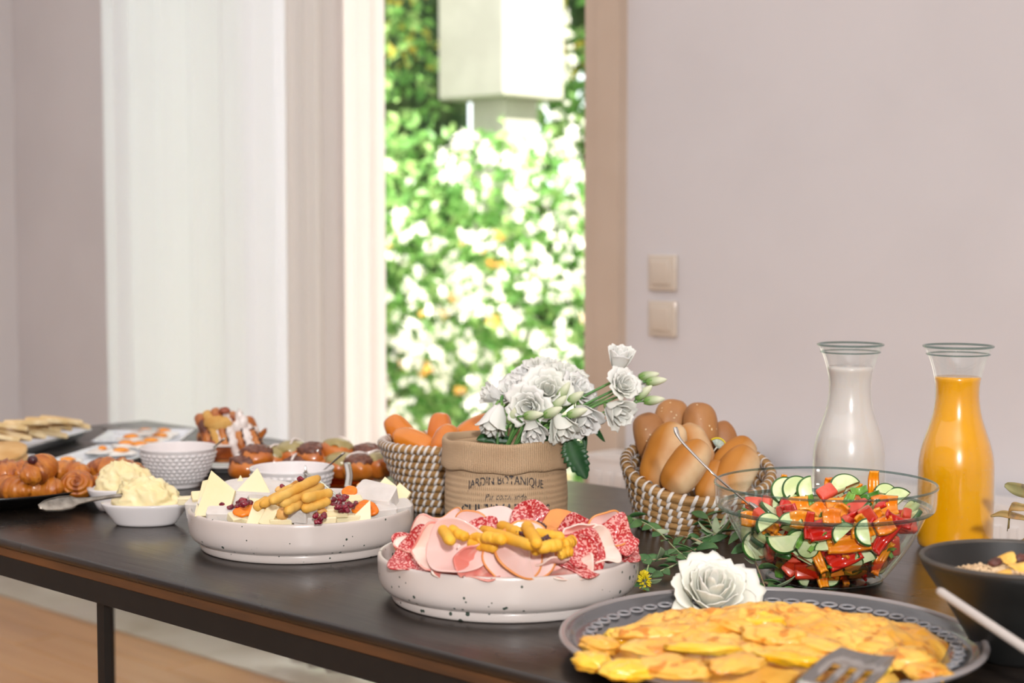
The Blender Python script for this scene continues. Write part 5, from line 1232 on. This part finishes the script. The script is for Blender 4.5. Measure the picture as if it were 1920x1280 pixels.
FL = [
 ('drooping white flower at the far left of the bouquet', 930, 778, 2.22, (-.35, -1.0, .4), tulip[0], (-.012, -.03), 1.25, ((962, 778, 2.19, (.35, .7, .3)),)),
 ('small white flower above the far left drooping one', 927, 742, 2.27, (-.8, .35, .3), tulip[1], (-.01, -.0), .85, ()),
 ('white flower at the upper left of the bouquet', 958, 738, 2.27, (-.5, .6, .5), blooms[0], (-.005, .0), 1.15, ((973, 752, 2.22, (.3, .9, .3)),)),
 ('white flower below the topmost one on the left', 985, 708, 2.29, (-.3, .9, .3), blooms[1], (.0, .01), 1.15, ()),
 ('topmost white flower of the bouquet', 1018, 693, 2.29, (0, 1, .25), blooms[2], (.0, .01), 1.2, ()),
 ('large round white flower in the centre of the bouquet', 1026, 734, 2.21, (0, .35, 1), blooms[0], (.005, -.02), 1.35, ((1057, 733, 2.20, (.5, .8, .2)), (1048, 755, 2.19, (.6, .6, .3)))),
 ('white flower right of the topmost one', 1062, 706, 2.27, (.3, .9, .3), blooms[1], (.005, .0), 1.2, ()),
 ('white flower at the right shoulder of the bouquet', 1084, 732, 2.25, (.6, .5, .5), blooms[2], (.01, .0), 1.1, ((1078, 745, 2.20, (.7, .5, .3)),)),
 ('white flower at the right edge of the dense part of the bouquet', 1100, 750, 2.27, (.8, .2, .4), blooms[0], (.01, .01), .95, ()),
 ('ruffled white flower left of the centre one', 992, 762, 2.19, (-.2, .1, 1), blooms[1], (-.005, -.03), 1.25, ((1000, 778, 2.16, (.8, .15, .4)),)),
 ('white flower drooping low over the middle of the pot', 998, 800, 2.18, (.1, -.7, .8), tulip[1], (-.005, -.03), 1.0, ()),
 ('white flower hanging low at the front right of the pot', 1048, 792, 2.18, (.35, -.8, .6), tulip[0], (.0, -.035), 1.1, ((1036, 772, 2.16, (.8, .4, .3)),)),
 ('white flower at the lower right above the pot rim', 1090, 777, 2.21, (.3, -.6, .8), tulip[1], (.008, -.02), 1.25, ((1082, 773, 2.17, (.9, .3, .3)),)),
 ('white flower at the top of the right-hand sprays', 1160, 681, 2.23, (.15, .95, .35), tulip[0], (.02, -.01), 1.05, ()),
 ('white flower in the middle of the right-hand sprays', 1168, 722, 2.20, (.45, .35, .8), blooms[2], (.02, -.015), 1.0, ((1216, 704, 2.24, (1, .2, .1)), (1230, 714, 2.22, (1, .15, .2)))),
 ('lowest white flower of the right-hand sprays', 1150, 768, 2.20, (.5, -.3, .8), tulip[1], (.02, -.02), 1.15, ((1207, 736, 2.21, (.8, .7, .1)), (1226, 750, 2.20, (1, .15, .2)))),
 ('half-hidden white flower behind the middle one of the right-hand sprays', 1192, 733, 2.25, (.9, .3, .2), tulip[0], (.02, .0), .85, ()),
]
for lab, px, py, dp, face, me, f_, sc, bs in FL: flower('white_lisianthus', lab, px, py, dp, face, me, ft(*f_), sc, 'x', bs)
def spray_leaf(lab, p0, p1, p2, w_, ser=0, mat=leafd):
    """long leaf bent through three points"""
    cv = curve([p0, p1, p2], 8); n = len(cv)-1
    def f(u, v):
        x = min(max(u, 0), 1)*n; i = min(int(x), n-1); p = cv[i].lerp(cv[i+1], x-i); d = (cv[min(i+1, n)]-cv[i]).normalized(); s = d.cross(FWD); s = s.normalized() if s.length > .1 else RIGHT
        ww = w_*(max(0, math.sin(PI*(.06+.94*min(max(u, 0), 1))))**.7)*(1+(ser*((u*9) % 1)) if ser else 1)
        return p+s*(v-.5)*2*ww-FWD*abs(v-.5)*ww*.7
    t = one('bouquet_leaf', lab, 'leaf', thin('bouquet_leaf', sheet(f, 40 if ser else 16, 4, .0006), mat), Matrix.Identity(4), 'dark leaves of the bouquet')
spray_leaf('large serrated dark leaf hanging down right of the pot', PD(1066, 822, 2.20), PD(1078, 852, 2.20), PD(1100, 898, 2.20), .014, .35)
spray_leaf('dark ribbon leaf looping at the right of the pot', PD(1060, 818, 2.22), PD(1092, 812, 2.24), PD(1098, 852, 2.24), .0045)
spray_leaf('slender dark leaf arching far right from the pot rim', PD(1072, 812, 2.24), PD(1108, 800, 2.26), PD(1135, 829, 2.27), .0050)
spray_leaf('dark leaf lying inside the left of the pot rim', PD(960, 826, 2.24), PD(920, 818, 2.24), PD(893, 824, 2.24), .0085)
spray_leaf('dark leaf lying over the right of the pot rim', PD(1000, 826, 2.21), PD(1035, 816, 2.20), PD(1072, 818, 2.20), .0070)
spray_leaf('dark leaf low between the stems in the middle of the pot', PD(985, 832, 2.26), PD(1010, 822, 2.24), PD(1040, 826, 2.22), .0080)
spray_leaf('dark leaf standing behind the stems at the right', PD(1010, 830, 2.28), PD(1040, 808, 2.28), PD(1070, 796, 2.28), .0075)

# the loose rose on the table
rosec = P(1334, 1112, .028); ax = (-FWD*.62+Vector((0, 0, 1))*.75+RIGHT*.06).normalized()
rt_ = thing('white_rose', 'large open white rose lying on the table between the cold cuts and the salad', 'rose', Matrix.Translation(rosec-ax*.022) @ ax.to_track_quat('Z', 'X').to_matrix().to_4x4())
rp = M('rose_petal', '#f8f7f0', '#f3f3e6', rough=.5, sc=8, transl=.22, grad=(2, -.2, .05, '#f0eeda'), bump=.15, bsc=40)
for k in range(24):
    t_ = (k+1)/24; s = sheet(petal(k*2.399, 1.2-.35*t_, .041*(.10+.88*t_), .058*(1.0-.40*t_), .05+.75*t_**2, 900+k, .05), 10, 12, .0008); part('petal', s, rp, rt_)

# ---- olive-like sprigs
olf = M('sprig_leaf', '#3f6b3a', '#5c844c', rough=.45, sc=30, transl=.2); olp = M('sprig_leaf_underside', '#b3c09e', '#9db088', rough=.6, sc=30, transl=.2); tw = M('twig', '#8a7458', '#a89474', rough=.7, sc=40); tw2 = M('green_twig', '#9aa878', rough=.6)
lfs = [thin('leaf', leaf_g(.029, .0052, .7, .25), olf), thin('leaf', leaf_g(.023, .0054, .5, .2), olf), thin('leaf', leaf_g(.025, .0050, -.6, -.2), olp), thin('leaf', leaf_g(.014, .0052, .4, .2), olf)]
def sprig(lab, pts, n, seed, mat=tw, sc=1.0, rad=.0013):
    P_ = [P(x, y, z) for x, y, z in pts]; t = thing('leafy_sprig', lab, 'sprig', Matrix.Translation(P_[0])); cv = curve([p-P_[0] for p in P_], 8)
    part('stem', tube(cv, [rad*(1-.5*i/len(cv)) for i in range(len(cv))], 7), mat, t); rr = random.Random(seed); m = len(cv)-1
    for i in range(n):
        x = (i+.7)/n*m; k = min(int(x), m-1); p = cv[k].lerp(cv[k+1], x-k); d = (cv[k+1]-cv[k]).normalized(); sd = d.cross(Vector((0, 0, 1))).normalized()*(1 if i % 2 else -1)
        v_ = (d*rr.uniform(.3, .9)+sd*rr.uniform(.6, 1)+Vector((0, 0, rr.uniform(-.15, .55)))).normalized()
        if P_[0].z+p.z < TZ+.012: v_.z = abs(v_.z)
        O('leaf', lfs[rr.choice((0, 0, 1, 1, 2, 3))], t, Matrix.Translation(p) @ v_.to_track_quat('X', 'Z').to_matrix().to_4x4() @ Matrix.Rotation(rr.uniform(-.9, .9), 4, 'X') @ Matrix.Scale(sc*rr.uniform(.8, 1.25), 4))
    return t
sprig('leafy sprig running in front of the right basket to the rose', [(1172, 968, .024), (1204, 978, .026), (1236, 998, .022), (1264, 1026, .018), (1296, 1054, .020)], 15, 1, tw2)
sprig('forked leafy twig lying at the foot of the right basket', [(1268, 1004, .014), (1300, 1010, .018), (1325, 1019, .014), (1345, 1000, .024), (1392, 992, .030)], 17, 2, tw, 1.1, .0017)
sprig('short upright leafy shoot in front of the right basket', [(1341, 1003, .022), (1334, 985, .030), (1325, 966, .034)], 8, 3, tw2)
sprig('leafy sprig curving down the left side of the salad bowl', [(1380, 978, .045), (1394, 994, .038), (1412, 1042, .022), (1430, 1088, .012), (1438, 1112, .008)], 14, 4, tw)
sprig('leafy sprig end in front of the foot of the salad bowl', [(1432, 1090, .010), (1462, 1104, .008), (1494, 1118, .006), (1545, 1122, .006)], 13, 5, tw, .95)
sprig('small leafy sprig between the cold cuts dish and the rose', [(1290, 1052, .014), (1256, 1063, .012), (1216, 1082, .010), (1204, 1104, .006)], 11, 6, tw2, .9)
sprig('leafy sprig crossing under the others left of the rose', [(1330, 1022, .012), (1290, 1034, .012), (1252, 1046, .010), (1208, 1050, .012)], 13, 7, tw, 1.15)
t = thing('yellow_blossom', 'tiny yellow fluffy blossom beside the cold cuts dish', 'flower', FR(P(1208, 1088, .012), 0, 60, 0))
g = MB(); bb2 = blob(ell(.0011, .0011, .0028), 6, 4); rr = random.Random(2)
for i in range(70):
    d = Vector((rr.gauss(0, 1), rr.gauss(0, 1), abs(rr.gauss(0, 1)))).normalized(); g.add(bb2[0], bb2[1], 0, Matrix.Translation(Vector((d.x*.006, d.y*.010, d.z*.006))) @ d.to_track_quat('Z', 'X').to_matrix().to_4x4())
O('florets', g.mesh('florets', M('yellow_floret', '#e3d01c', '#c9b010', rough=.6, sc=200)), t)['kind'] = 'stuff'
part('stem', tube([(0, 0, 0), (.006, .02, -.004)], .0009, 6), tw2, t)

# dried sprig at the right edge
dm = M('dry_leaf', '#8f8b5c', '#b98a4e', rough=.6, sc=30, c3='#6b5a50', sc3=22, t3=.55)
t = thing('dried_plant', 'curled dried leaves on a stem reaching in from the right edge', 'plant', Matrix.Translation(P(1985, 1075, 0)))
org = P(1985, 1075, 0)
def dleaf(pts, w_):
    cv = curve([PD(x, y, d)-org for x, y, d in pts], 6); n = len(cv)-1
    def f(u, v):
        x = min(max(u, 0), 1)*n; i = min(int(x), n-1); p = cv[i].lerp(cv[i+1], x-i); return p+Vector((0, 0, 1))*(v-.5)*2*w_*math.sin(PI*(.1+.8*u))*.9-FWD*abs(v-.5)*w_+RIGHT*(v-.5)*w_*.4
    part('leaf', sheet(f, 16, 4, .0008), dm, t)
dleaf([(1884, 907, 1.93), (1902, 915, 1.92), (1932, 922, 1.90), (1960, 925, 1.9)], .0085)
dleaf([(1858, 966, 1.93), (1876, 962, 1.92), (1900, 966, 1.91), (1935, 974, 1.90)], .0045)
dleaf([(1889, 992, 1.93), (1891, 972, 1.92), (1894, 950, 1.91), (1912, 950, 1.90), (1935, 954, 1.90)], .0060)
dleaf([(1914, 1013, 1.92), (1930, 1008, 1.91), (1950, 1010, 1.90)], .0050)
part('stem', tube(curve([Vector((0, 0, .001)), PD(1975, 1020, 1.9)-org, PD(1955, 960, 1.90)-org, PD(1950, 925, 1.9)-org], 6), .0018, 7), dm, t)

# ---- croissants and rolls on the black plate
crm = M('croissant_crust', '#a8560f', '#c67a26', rough=.38, sc=60, lo=.35, hi=.65, coat=.3, bump=.9, bsc=120, c3='#8a430f', sc3=38, t3=.57, stretch=(1.6, .6, 1))
def croissant(name, lab, px, py, z, ln, r, yaw, tilt, roll, bend=1.3, seg=7, grp='croissants on the black plate'):
    pts = []; rad = []; n = 64
    for i in range(n+1):
        t_ = i/n; a = (t_-.5)*bend; R_ = ln/bend; pts.append((R_*math.sin(a), R_*(1-math.cos(a)), 0))
        k = abs(t_-.5)*2; sw = ((k*seg*.5) % 1); rad.append(r*(.14+.86*(1-k**2.2)**.8)*(1+.22*(sw-.5)) if k < .985 else r*.08)
    g = tube(pts, rad, 18, True, .88); vs = [Vector(v)*1 + Vector((0, 0, .0014*noise.noise(Vector(v)*90))) for v in g[0]]
    return one(name, lab, 'croissant', thin(name, (vs, g[1]), crm), FR(P(px, py, z), yaw, tilt, roll), grp)
croissant('croissant', 'croissant at the front left edge of the black plate', 20, 914, .034, .085, .021, -20, 10, -24)
croissant('croissant', 'ridged small croissant second from the left at the front', 80, 914, .034, .062, .0215, 14, 14, -10, 1.0)
def swirl(lab, px, py, z, yaw):
    def f(d):
        a = math.atan2(d.y, d.x); q = math.hypot(d.x, d.y); sp = .5+.5*math.sin(2*PI*(q*3.6)-a)
        p = Vector((d.x*.026, d.y*.0215, d.z*.022)); return p*(1+.03*sp)+Vector((0, 0, .0022*sp*(d.z > 0)*(1-q*.3)))
    one('spiral_roll', lab, 'pastry', thin('spiral_roll', blob(f, 90, 60), crm), FR(P(px, py, z), yaw, 68, 0), 'croissants on the black plate')
swirl('spiral roll showing its swirl, third from the left at the front of the black plate', 146, 909, .034, 6)
croissant('croissant', 'small croissant at the front right of the black plate', 206, 905, .034, .066, .0185, 6, 10, 4, .9)
croissant('croissant', 'large croissant at the right of the black plate pointing right', 214, 882, .046, .100, .0225, -6, 10, -8, .8)
croissant('croissant', 'croissant heaped highest in the middle of the black plate', 74, 880, .062, .070, .021, 30, 30, 40, 1.2)
croissant('croissant', 'croissant lying behind the spiral roll', 126, 884, .050, .070, .019, -10, 10, -4)
croissant('croissant', 'croissant behind the front left one', 30, 886, .052, .075, .020, 10, 10, 14)
croissant('croissant', 'croissant at the back left edge of the black plate', 2, 882, .046, .070, .020, 24, 10, -10)
croissant('croissant', 'croissant lying hidden under the middle of the heap', 95, 900, .030, .09, .02, 0, 5, 0)
one('grape', 'dark round grape on top of the croissants', 'grape', thin('grape', blob(ell(.0075, .007, .007), 16, 12), oliv), FR(P(61, 862, .078)))

# ---- fried eggs
ew = M('egg_white', '#e9e4dc', '#f0ece4', rough=.22, sc=14, coat=.4, bump=.3, bsc=60); ey_ = M('egg_yolk', '#e98a0e', '#f09a1a', rough=.2, sc=30, coat=.5)
def egg_(lab, px, py, z, s=1.0, seed=0, yr=.0155):
    rr = random.Random(seed); ph = [rr.uniform(0, 6) for _ in range(3)]
    t = thing('fried_egg', lab, 'fried egg', FR(P(px, py, z), seed*40, 0, 0, s), 'fried eggs on the white platters')
    def f(u, v):
        a = 2*PI*v; r = .031*u*(1+.12*math.sin(2*a+ph[0])+.09*math.sin(3*a+ph[1])+.05*math.sin(5*a+ph[2])); return (r*math.cos(a), r*math.sin(a), .005*(1-u**4)+.0012*math.sin(r*190+a*2)-.001)
    part('white', sheet(f, 12, 36, .002, True), ew, t)
    part('yolk', blob(lambda d: Vector((d.x*yr, d.y*yr, max(d.z, -.1)*.007+.005)), 22, 12), ey_, t)
for i, (px, py, z, lab) in enumerate(((126, 867, .010, 'fried egg nearest the croissants at the front left of the long platter'), (192, 846, .016, 'fried egg with a small yolk in the middle of the long platter'), (227, 849, .013, 'fried egg just left of the hobnail bowl'), (237, 835, .018, 'fried egg at the far end of the long platter, left of its neighbour'), (261, 837, .017, 'fried egg at the far end of the long platter, closest to the bowl'),
    (246, 823, .016, 'fried egg at the left end of the farthest platter'), (283, 830, .016, 'fried egg at the front of the farthest platter'), (300, 821, .016, 'fried egg in the middle of the farthest platter'), (272, 812, .016, 'fried egg with a reddish yolk at the back of the farthest platter'), (306, 812, .016, 'fried egg with the largest yolk at the back right of the farthest platter'))):
    egg_(lab, px, py, z, .9, i, .0165 if i != 1 else .009)
t = thing('cake_server', 'long silver server lying across the back of the farthest egg platter', 'server', along(P(196, 803, .030), P(262, 806, .032)))
part('handle', tube([(-.0, 0, 0), (.05, 0, 0), (.09, 0, .0)], [.006, .004, .003], 10, True, .5), chrome, t)
part('blade', sheet(lambda u, v: (.09+u*.04, (v-.5)*.03*(.4+.6*math.sin(PI*(.15+.7*u))), 0), 10, 4, .001), chrome, t)

# ---- flatbread wedges
pita = M('flatbread_face', '#dfb980', '#cf9f60', rough=.75, sc=24, bump=.4, bsc=120); crumb = M('flatbread_cut', '#ead6ac', '#d8bd88', rough=.85, sc=60, bump=.5, bsc=160)
def pitaw(ln, wd, th, seed):
    vs, fs = prism([(-ln*.5, 0), (ln*.45, -wd*.5), (ln*.5, 0), (ln*.45, wd*.5)], th, .0025, 0)
    me = mesh('flatbread_wedge', [v+Vector((0, 0, .004*math.sin(v.x*30+seed))) for v in vs], fs, [pita, crumb], None, False)
    for p in me.polygons: p.material_index = 1 if abs(p.normal.z) < .6 else 0
    return me
pw_ = [pitaw(.075, .06, .010, i) for i in range(3)]
for i, (px, py, z, yw, ti, ro, lab) in enumerate(((140, 800, .040, 150, 12, 4, 'flatbread wedge at the right end of the stacked platter'), (112, 806, .036, 140, 20, 0, 'long flatbread wedge leaning at the right of the stack'), (84, 812, .034, 145, 24, 4, 'flatbread wedge in the middle of the stack'), (58, 818, .034, 150, 26, 0, 'flatbread wedge leaning left of the middle of the stack'), (30, 824, .034, 146, 26, 4, 'flatbread wedge near the front left of the stack'), (6, 830, .032, 150, 24, 0, 'flatbread wedge at the left front of the stack, cut by the frame'),
    (120, 793, .052, 170, 8, 0, 'flatbread wedge lying flat on top at the right of the stack'), (88, 795, .054, 186, 6, 0, 'flatbread wedge lying flat on top in the middle'), (52, 800, .054, 176, 10, 0, 'flatbread wedge lying flat on top left of the middle'), (16, 804, .054, 168, 10, 0, 'flatbread wedge lying flat on top at the far left'), (100, 820, .026, 148, 10, 0, 'lowest flatbread wedge at the front of the stack'))):
    one('flatbread_wedge', lab, 'flatbread', pw_[i % 3], FR(P(px, py, z), yw, ti, ro), 'flatbread wedges on the white platter')
pr_m = sheet(lambda u, v: (.052*u*math.cos(2*PI*v), .052*u*math.sin(2*PI*v), .004*math.cos(u*2)+.0015*math.sin(4*PI*v)*u), 8, 32, .006, True)
pr_me = thin('round_flatbread', pr_m, pita)
one('round_flatbread', 'upper round flatbread on the small plate at the left edge', 'flatbread', pr_me, FR(P(-8, 845, .032), 0, 10), 'round flatbreads'); one('round_flatbread', 'lower round flatbread on the small plate at the left edge', 'flatbread', pr_me, FR(P(-6, 855, .020), 40, 4), 'round flatbreads')

# ---- braided cake
bk = M('babka_crust', '#a4551c', '#c47a34', rough=.45, sc=30, bump=.5, bsc=80, c3='#5a2a14', sc3=26, t3=.56, coat=.2); bkc = M('babka_crumb', '#d9ad62', '#c9954a', rough=.8, sc=40, bump=.5, bsc=120); ice = M('sugar_glaze', '#efe6e0', '#dccfc8', rough=.25, sc=60, coat=.4); cho = M('chocolate_swirl', '#3a1c12', '#5a2f20', rough=.5, sc=60)
t = thing('braided_cake', 'tall braided chocolate cake with white sugar glaze', 'cake', Matrix.Translation(CK+Vector((0, 0, .014))) @ Matrix.Rotation(YAW, 4, 'Z'))
part('cake_body', blob(lambda d: Vector((d.x*.053*(1+.1*math.sin(6*d.y)), d.y*.043, max(d.z, -.45)*.055+.026))*(1+.10*noise.noise(d*3)), 48, 32), bk, t)
for i in range(7):
    x0 = -.040+i*.0135; top_ = .082-.0045*abs(i-2)**1.2
    pts = curve([(x0+.020, -.038, .010), (x0+.012, -.040, .034), (x0+.002, -.030, top_*.80), (x0-.010, -.006, top_), (x0-.012, .02, top_*.9), (x0-.01, .036, .03)], 8)
    n_ = len(pts); m_ = (bk, bkc, bk, ice, bk, ice, bk)[i]
    part('strand', tube(pts, [.0095*(.75+.25*math.sin(PI*k/(n_-1)))*(1+.06*math.sin(k*1.3+i)) for k in range(n_)], 12), m_, t)
    pts2 = [p+Vector((.0068, -.004, .003)) for p in pts[6:-10]]
    part('glaze' if i % 2 else 'chocolate_line', tube(pts2, [.0028*(1+.4*math.sin(k*1.9+i)) for k in range(len(pts2))], 8), ice if i % 2 else cho, t)
part('crumb_face', blob(lambda d: Vector((d.x*.024, d.y*.009, d.z*.013))*(1+.12*noise.noise(d*3)), 26, 18), bkc, t, Matrix.Translation((-.014, -.036, .068)))
for sx, sy, sz, s_ in ((.018, -.036, .060, .011), (.006, -.040, .052, .009), (.028, -.030, .066, .012), (.036, -.024, .054, .010), (.020, -.024, .078, .010), (.044, -.01, .048, .010)):
    part('sugar_patch', blob(lambda d: Vector((d.x*s_*.7, d.y*s_*.6, d.z*s_*1.2))*(1+.35*noise.noise(d*2.4+Vector((sx*90, 0, 0)))), 16, 12), ice, t, (sx, sy, sz))
part('side_flake', sheet(lambda u, v: (.030+u*.034, -.02+.008*math.sin(u*3), .018+u*.036+(v-.5)*.026*(1-u*.7)), 10, 5, .006), bk, t)
part('top_nub', blob(ell(.010, .008, .006, .002, 200), 14, 10), M('pecan', '#8a4630', '#a85f44', rough=.5, sc=90), t, (-.006, -.018, .088))
sl = thing('cake_slice', 'brown-crusted slice of cake with white icing in front of the braided cake', 'cake', FR(P(396, 852, .030), 6, 0, 0))
part('slice_body', prism([(-.034, -.016), (.034, -.016), (.030, .018), (-.022, .018)], .020, .003), M('slice_crust', '#9a4a12', '#7e3a0e', rough=.5, sc=50, bump=.4, bsc=100), sl, (0, 0, -.006)); part('slice_icing', prism([(-.035, -.017), (.035, -.017), (.031, .019), (-.023, .019)], .004, .0016), ice, sl, (0, 0, .014))
part('slice_nut', blob(ell(.012, .006, .004, .002, 150), 14, 8), M('pecan', '#8a4630'), sl, (.002, .0, .021))

# ---- filled pastries in the amber dish
pb = M('pastry_bun', '#b8601a', '#d4822e', rough=.3, sc=22, coat=.5, bump=.3, bsc=90); pis = M('pistachio_cream', '#9c8c54', '#ab9c68', rough=.3, sc=40, coat=.5, bump=.5, bsc=140); chp = M('chopped_chocolate', '#5c3020', '#7c4a36', rough=.4, sc=160, bump=1, bsc=260, coat=.3)
pbm = thin('pastry_bun', blob(ell(.0265, .0265, .019, .003, 60), 28, 18), pb)
capf = lambda am, sd: blob(lambda d: Vector((d.x*.0245, d.y*.0245, max(d.z, .0)*.013+(-.004*(1+math.sin(math.atan2(d.y, d.x)*5+sd)) if d.z < .3 else 0)))*(1+am*noise.noise(d*5+Vector((sd, 0, 0)))), 36, 20)
capp = [thin('topping', capf(.05, 1), pis), thin('topping', capf(.22, 2), chp)]
for i, (px, py, z, k, rl, lab) in enumerate(((462, 878, .034, 1, -20, 'chocolate-crumb pastry at the left end of the amber dish'), (480, 860, .048, 1, -30, 'chocolate-crumb pastry leaning above the leftmost one'), (512, 862, .042, 0, 10, 'pistachio-topped pastry left of the middle, just behind the bowl'), (548, 852, .050, 0, 0, 'pistachio-topped pastry at the back left of the amber dish'),
    (588, 855, .050, 1, 0, 'chocolate-crumb pastry at the back middle of the amber dish'), (606, 866, .040, 0, 8, 'pistachio-topped pastry peeking over the hobnail bowl'), (632, 848, .056, 0, 40, 'tilted pistachio pastry standing highest at the back'), (640, 874, .038, 0, -12, 'pistachio pastry behind the steel tongs'),
    (675, 878, .038, 1, 12, 'chocolate-crumb pastry with glossy orange dough at the right'), (712, 874, .040, 0, 24, 'large pistachio pastry at the right end of the amber dish'), (688, 858, .046, 1, 0, 'chocolate-crumb pastry at the back right of the amber dish'), (560, 880, .030, 1, 0, 'pastry hidden behind the hobnail bowl'))):
    t = thing('filled_pastry', lab, 'pastry', FR(P(px, py, z), i*25, rl*.4, 0, 1.08), 'filled pastries in the amber dish')
    O('pastry_bun', pbm, t); O('topping', capp[k], t, (0, 0, .0085))
    if i % 3 != 1:
        part('glaze_streak', tube(curve([(-.016, -.004, .018), (0, -.003, .0235), (.014, -.008, .019), (.020, -.012, .010)], 4), .0018, 6), ice, t)
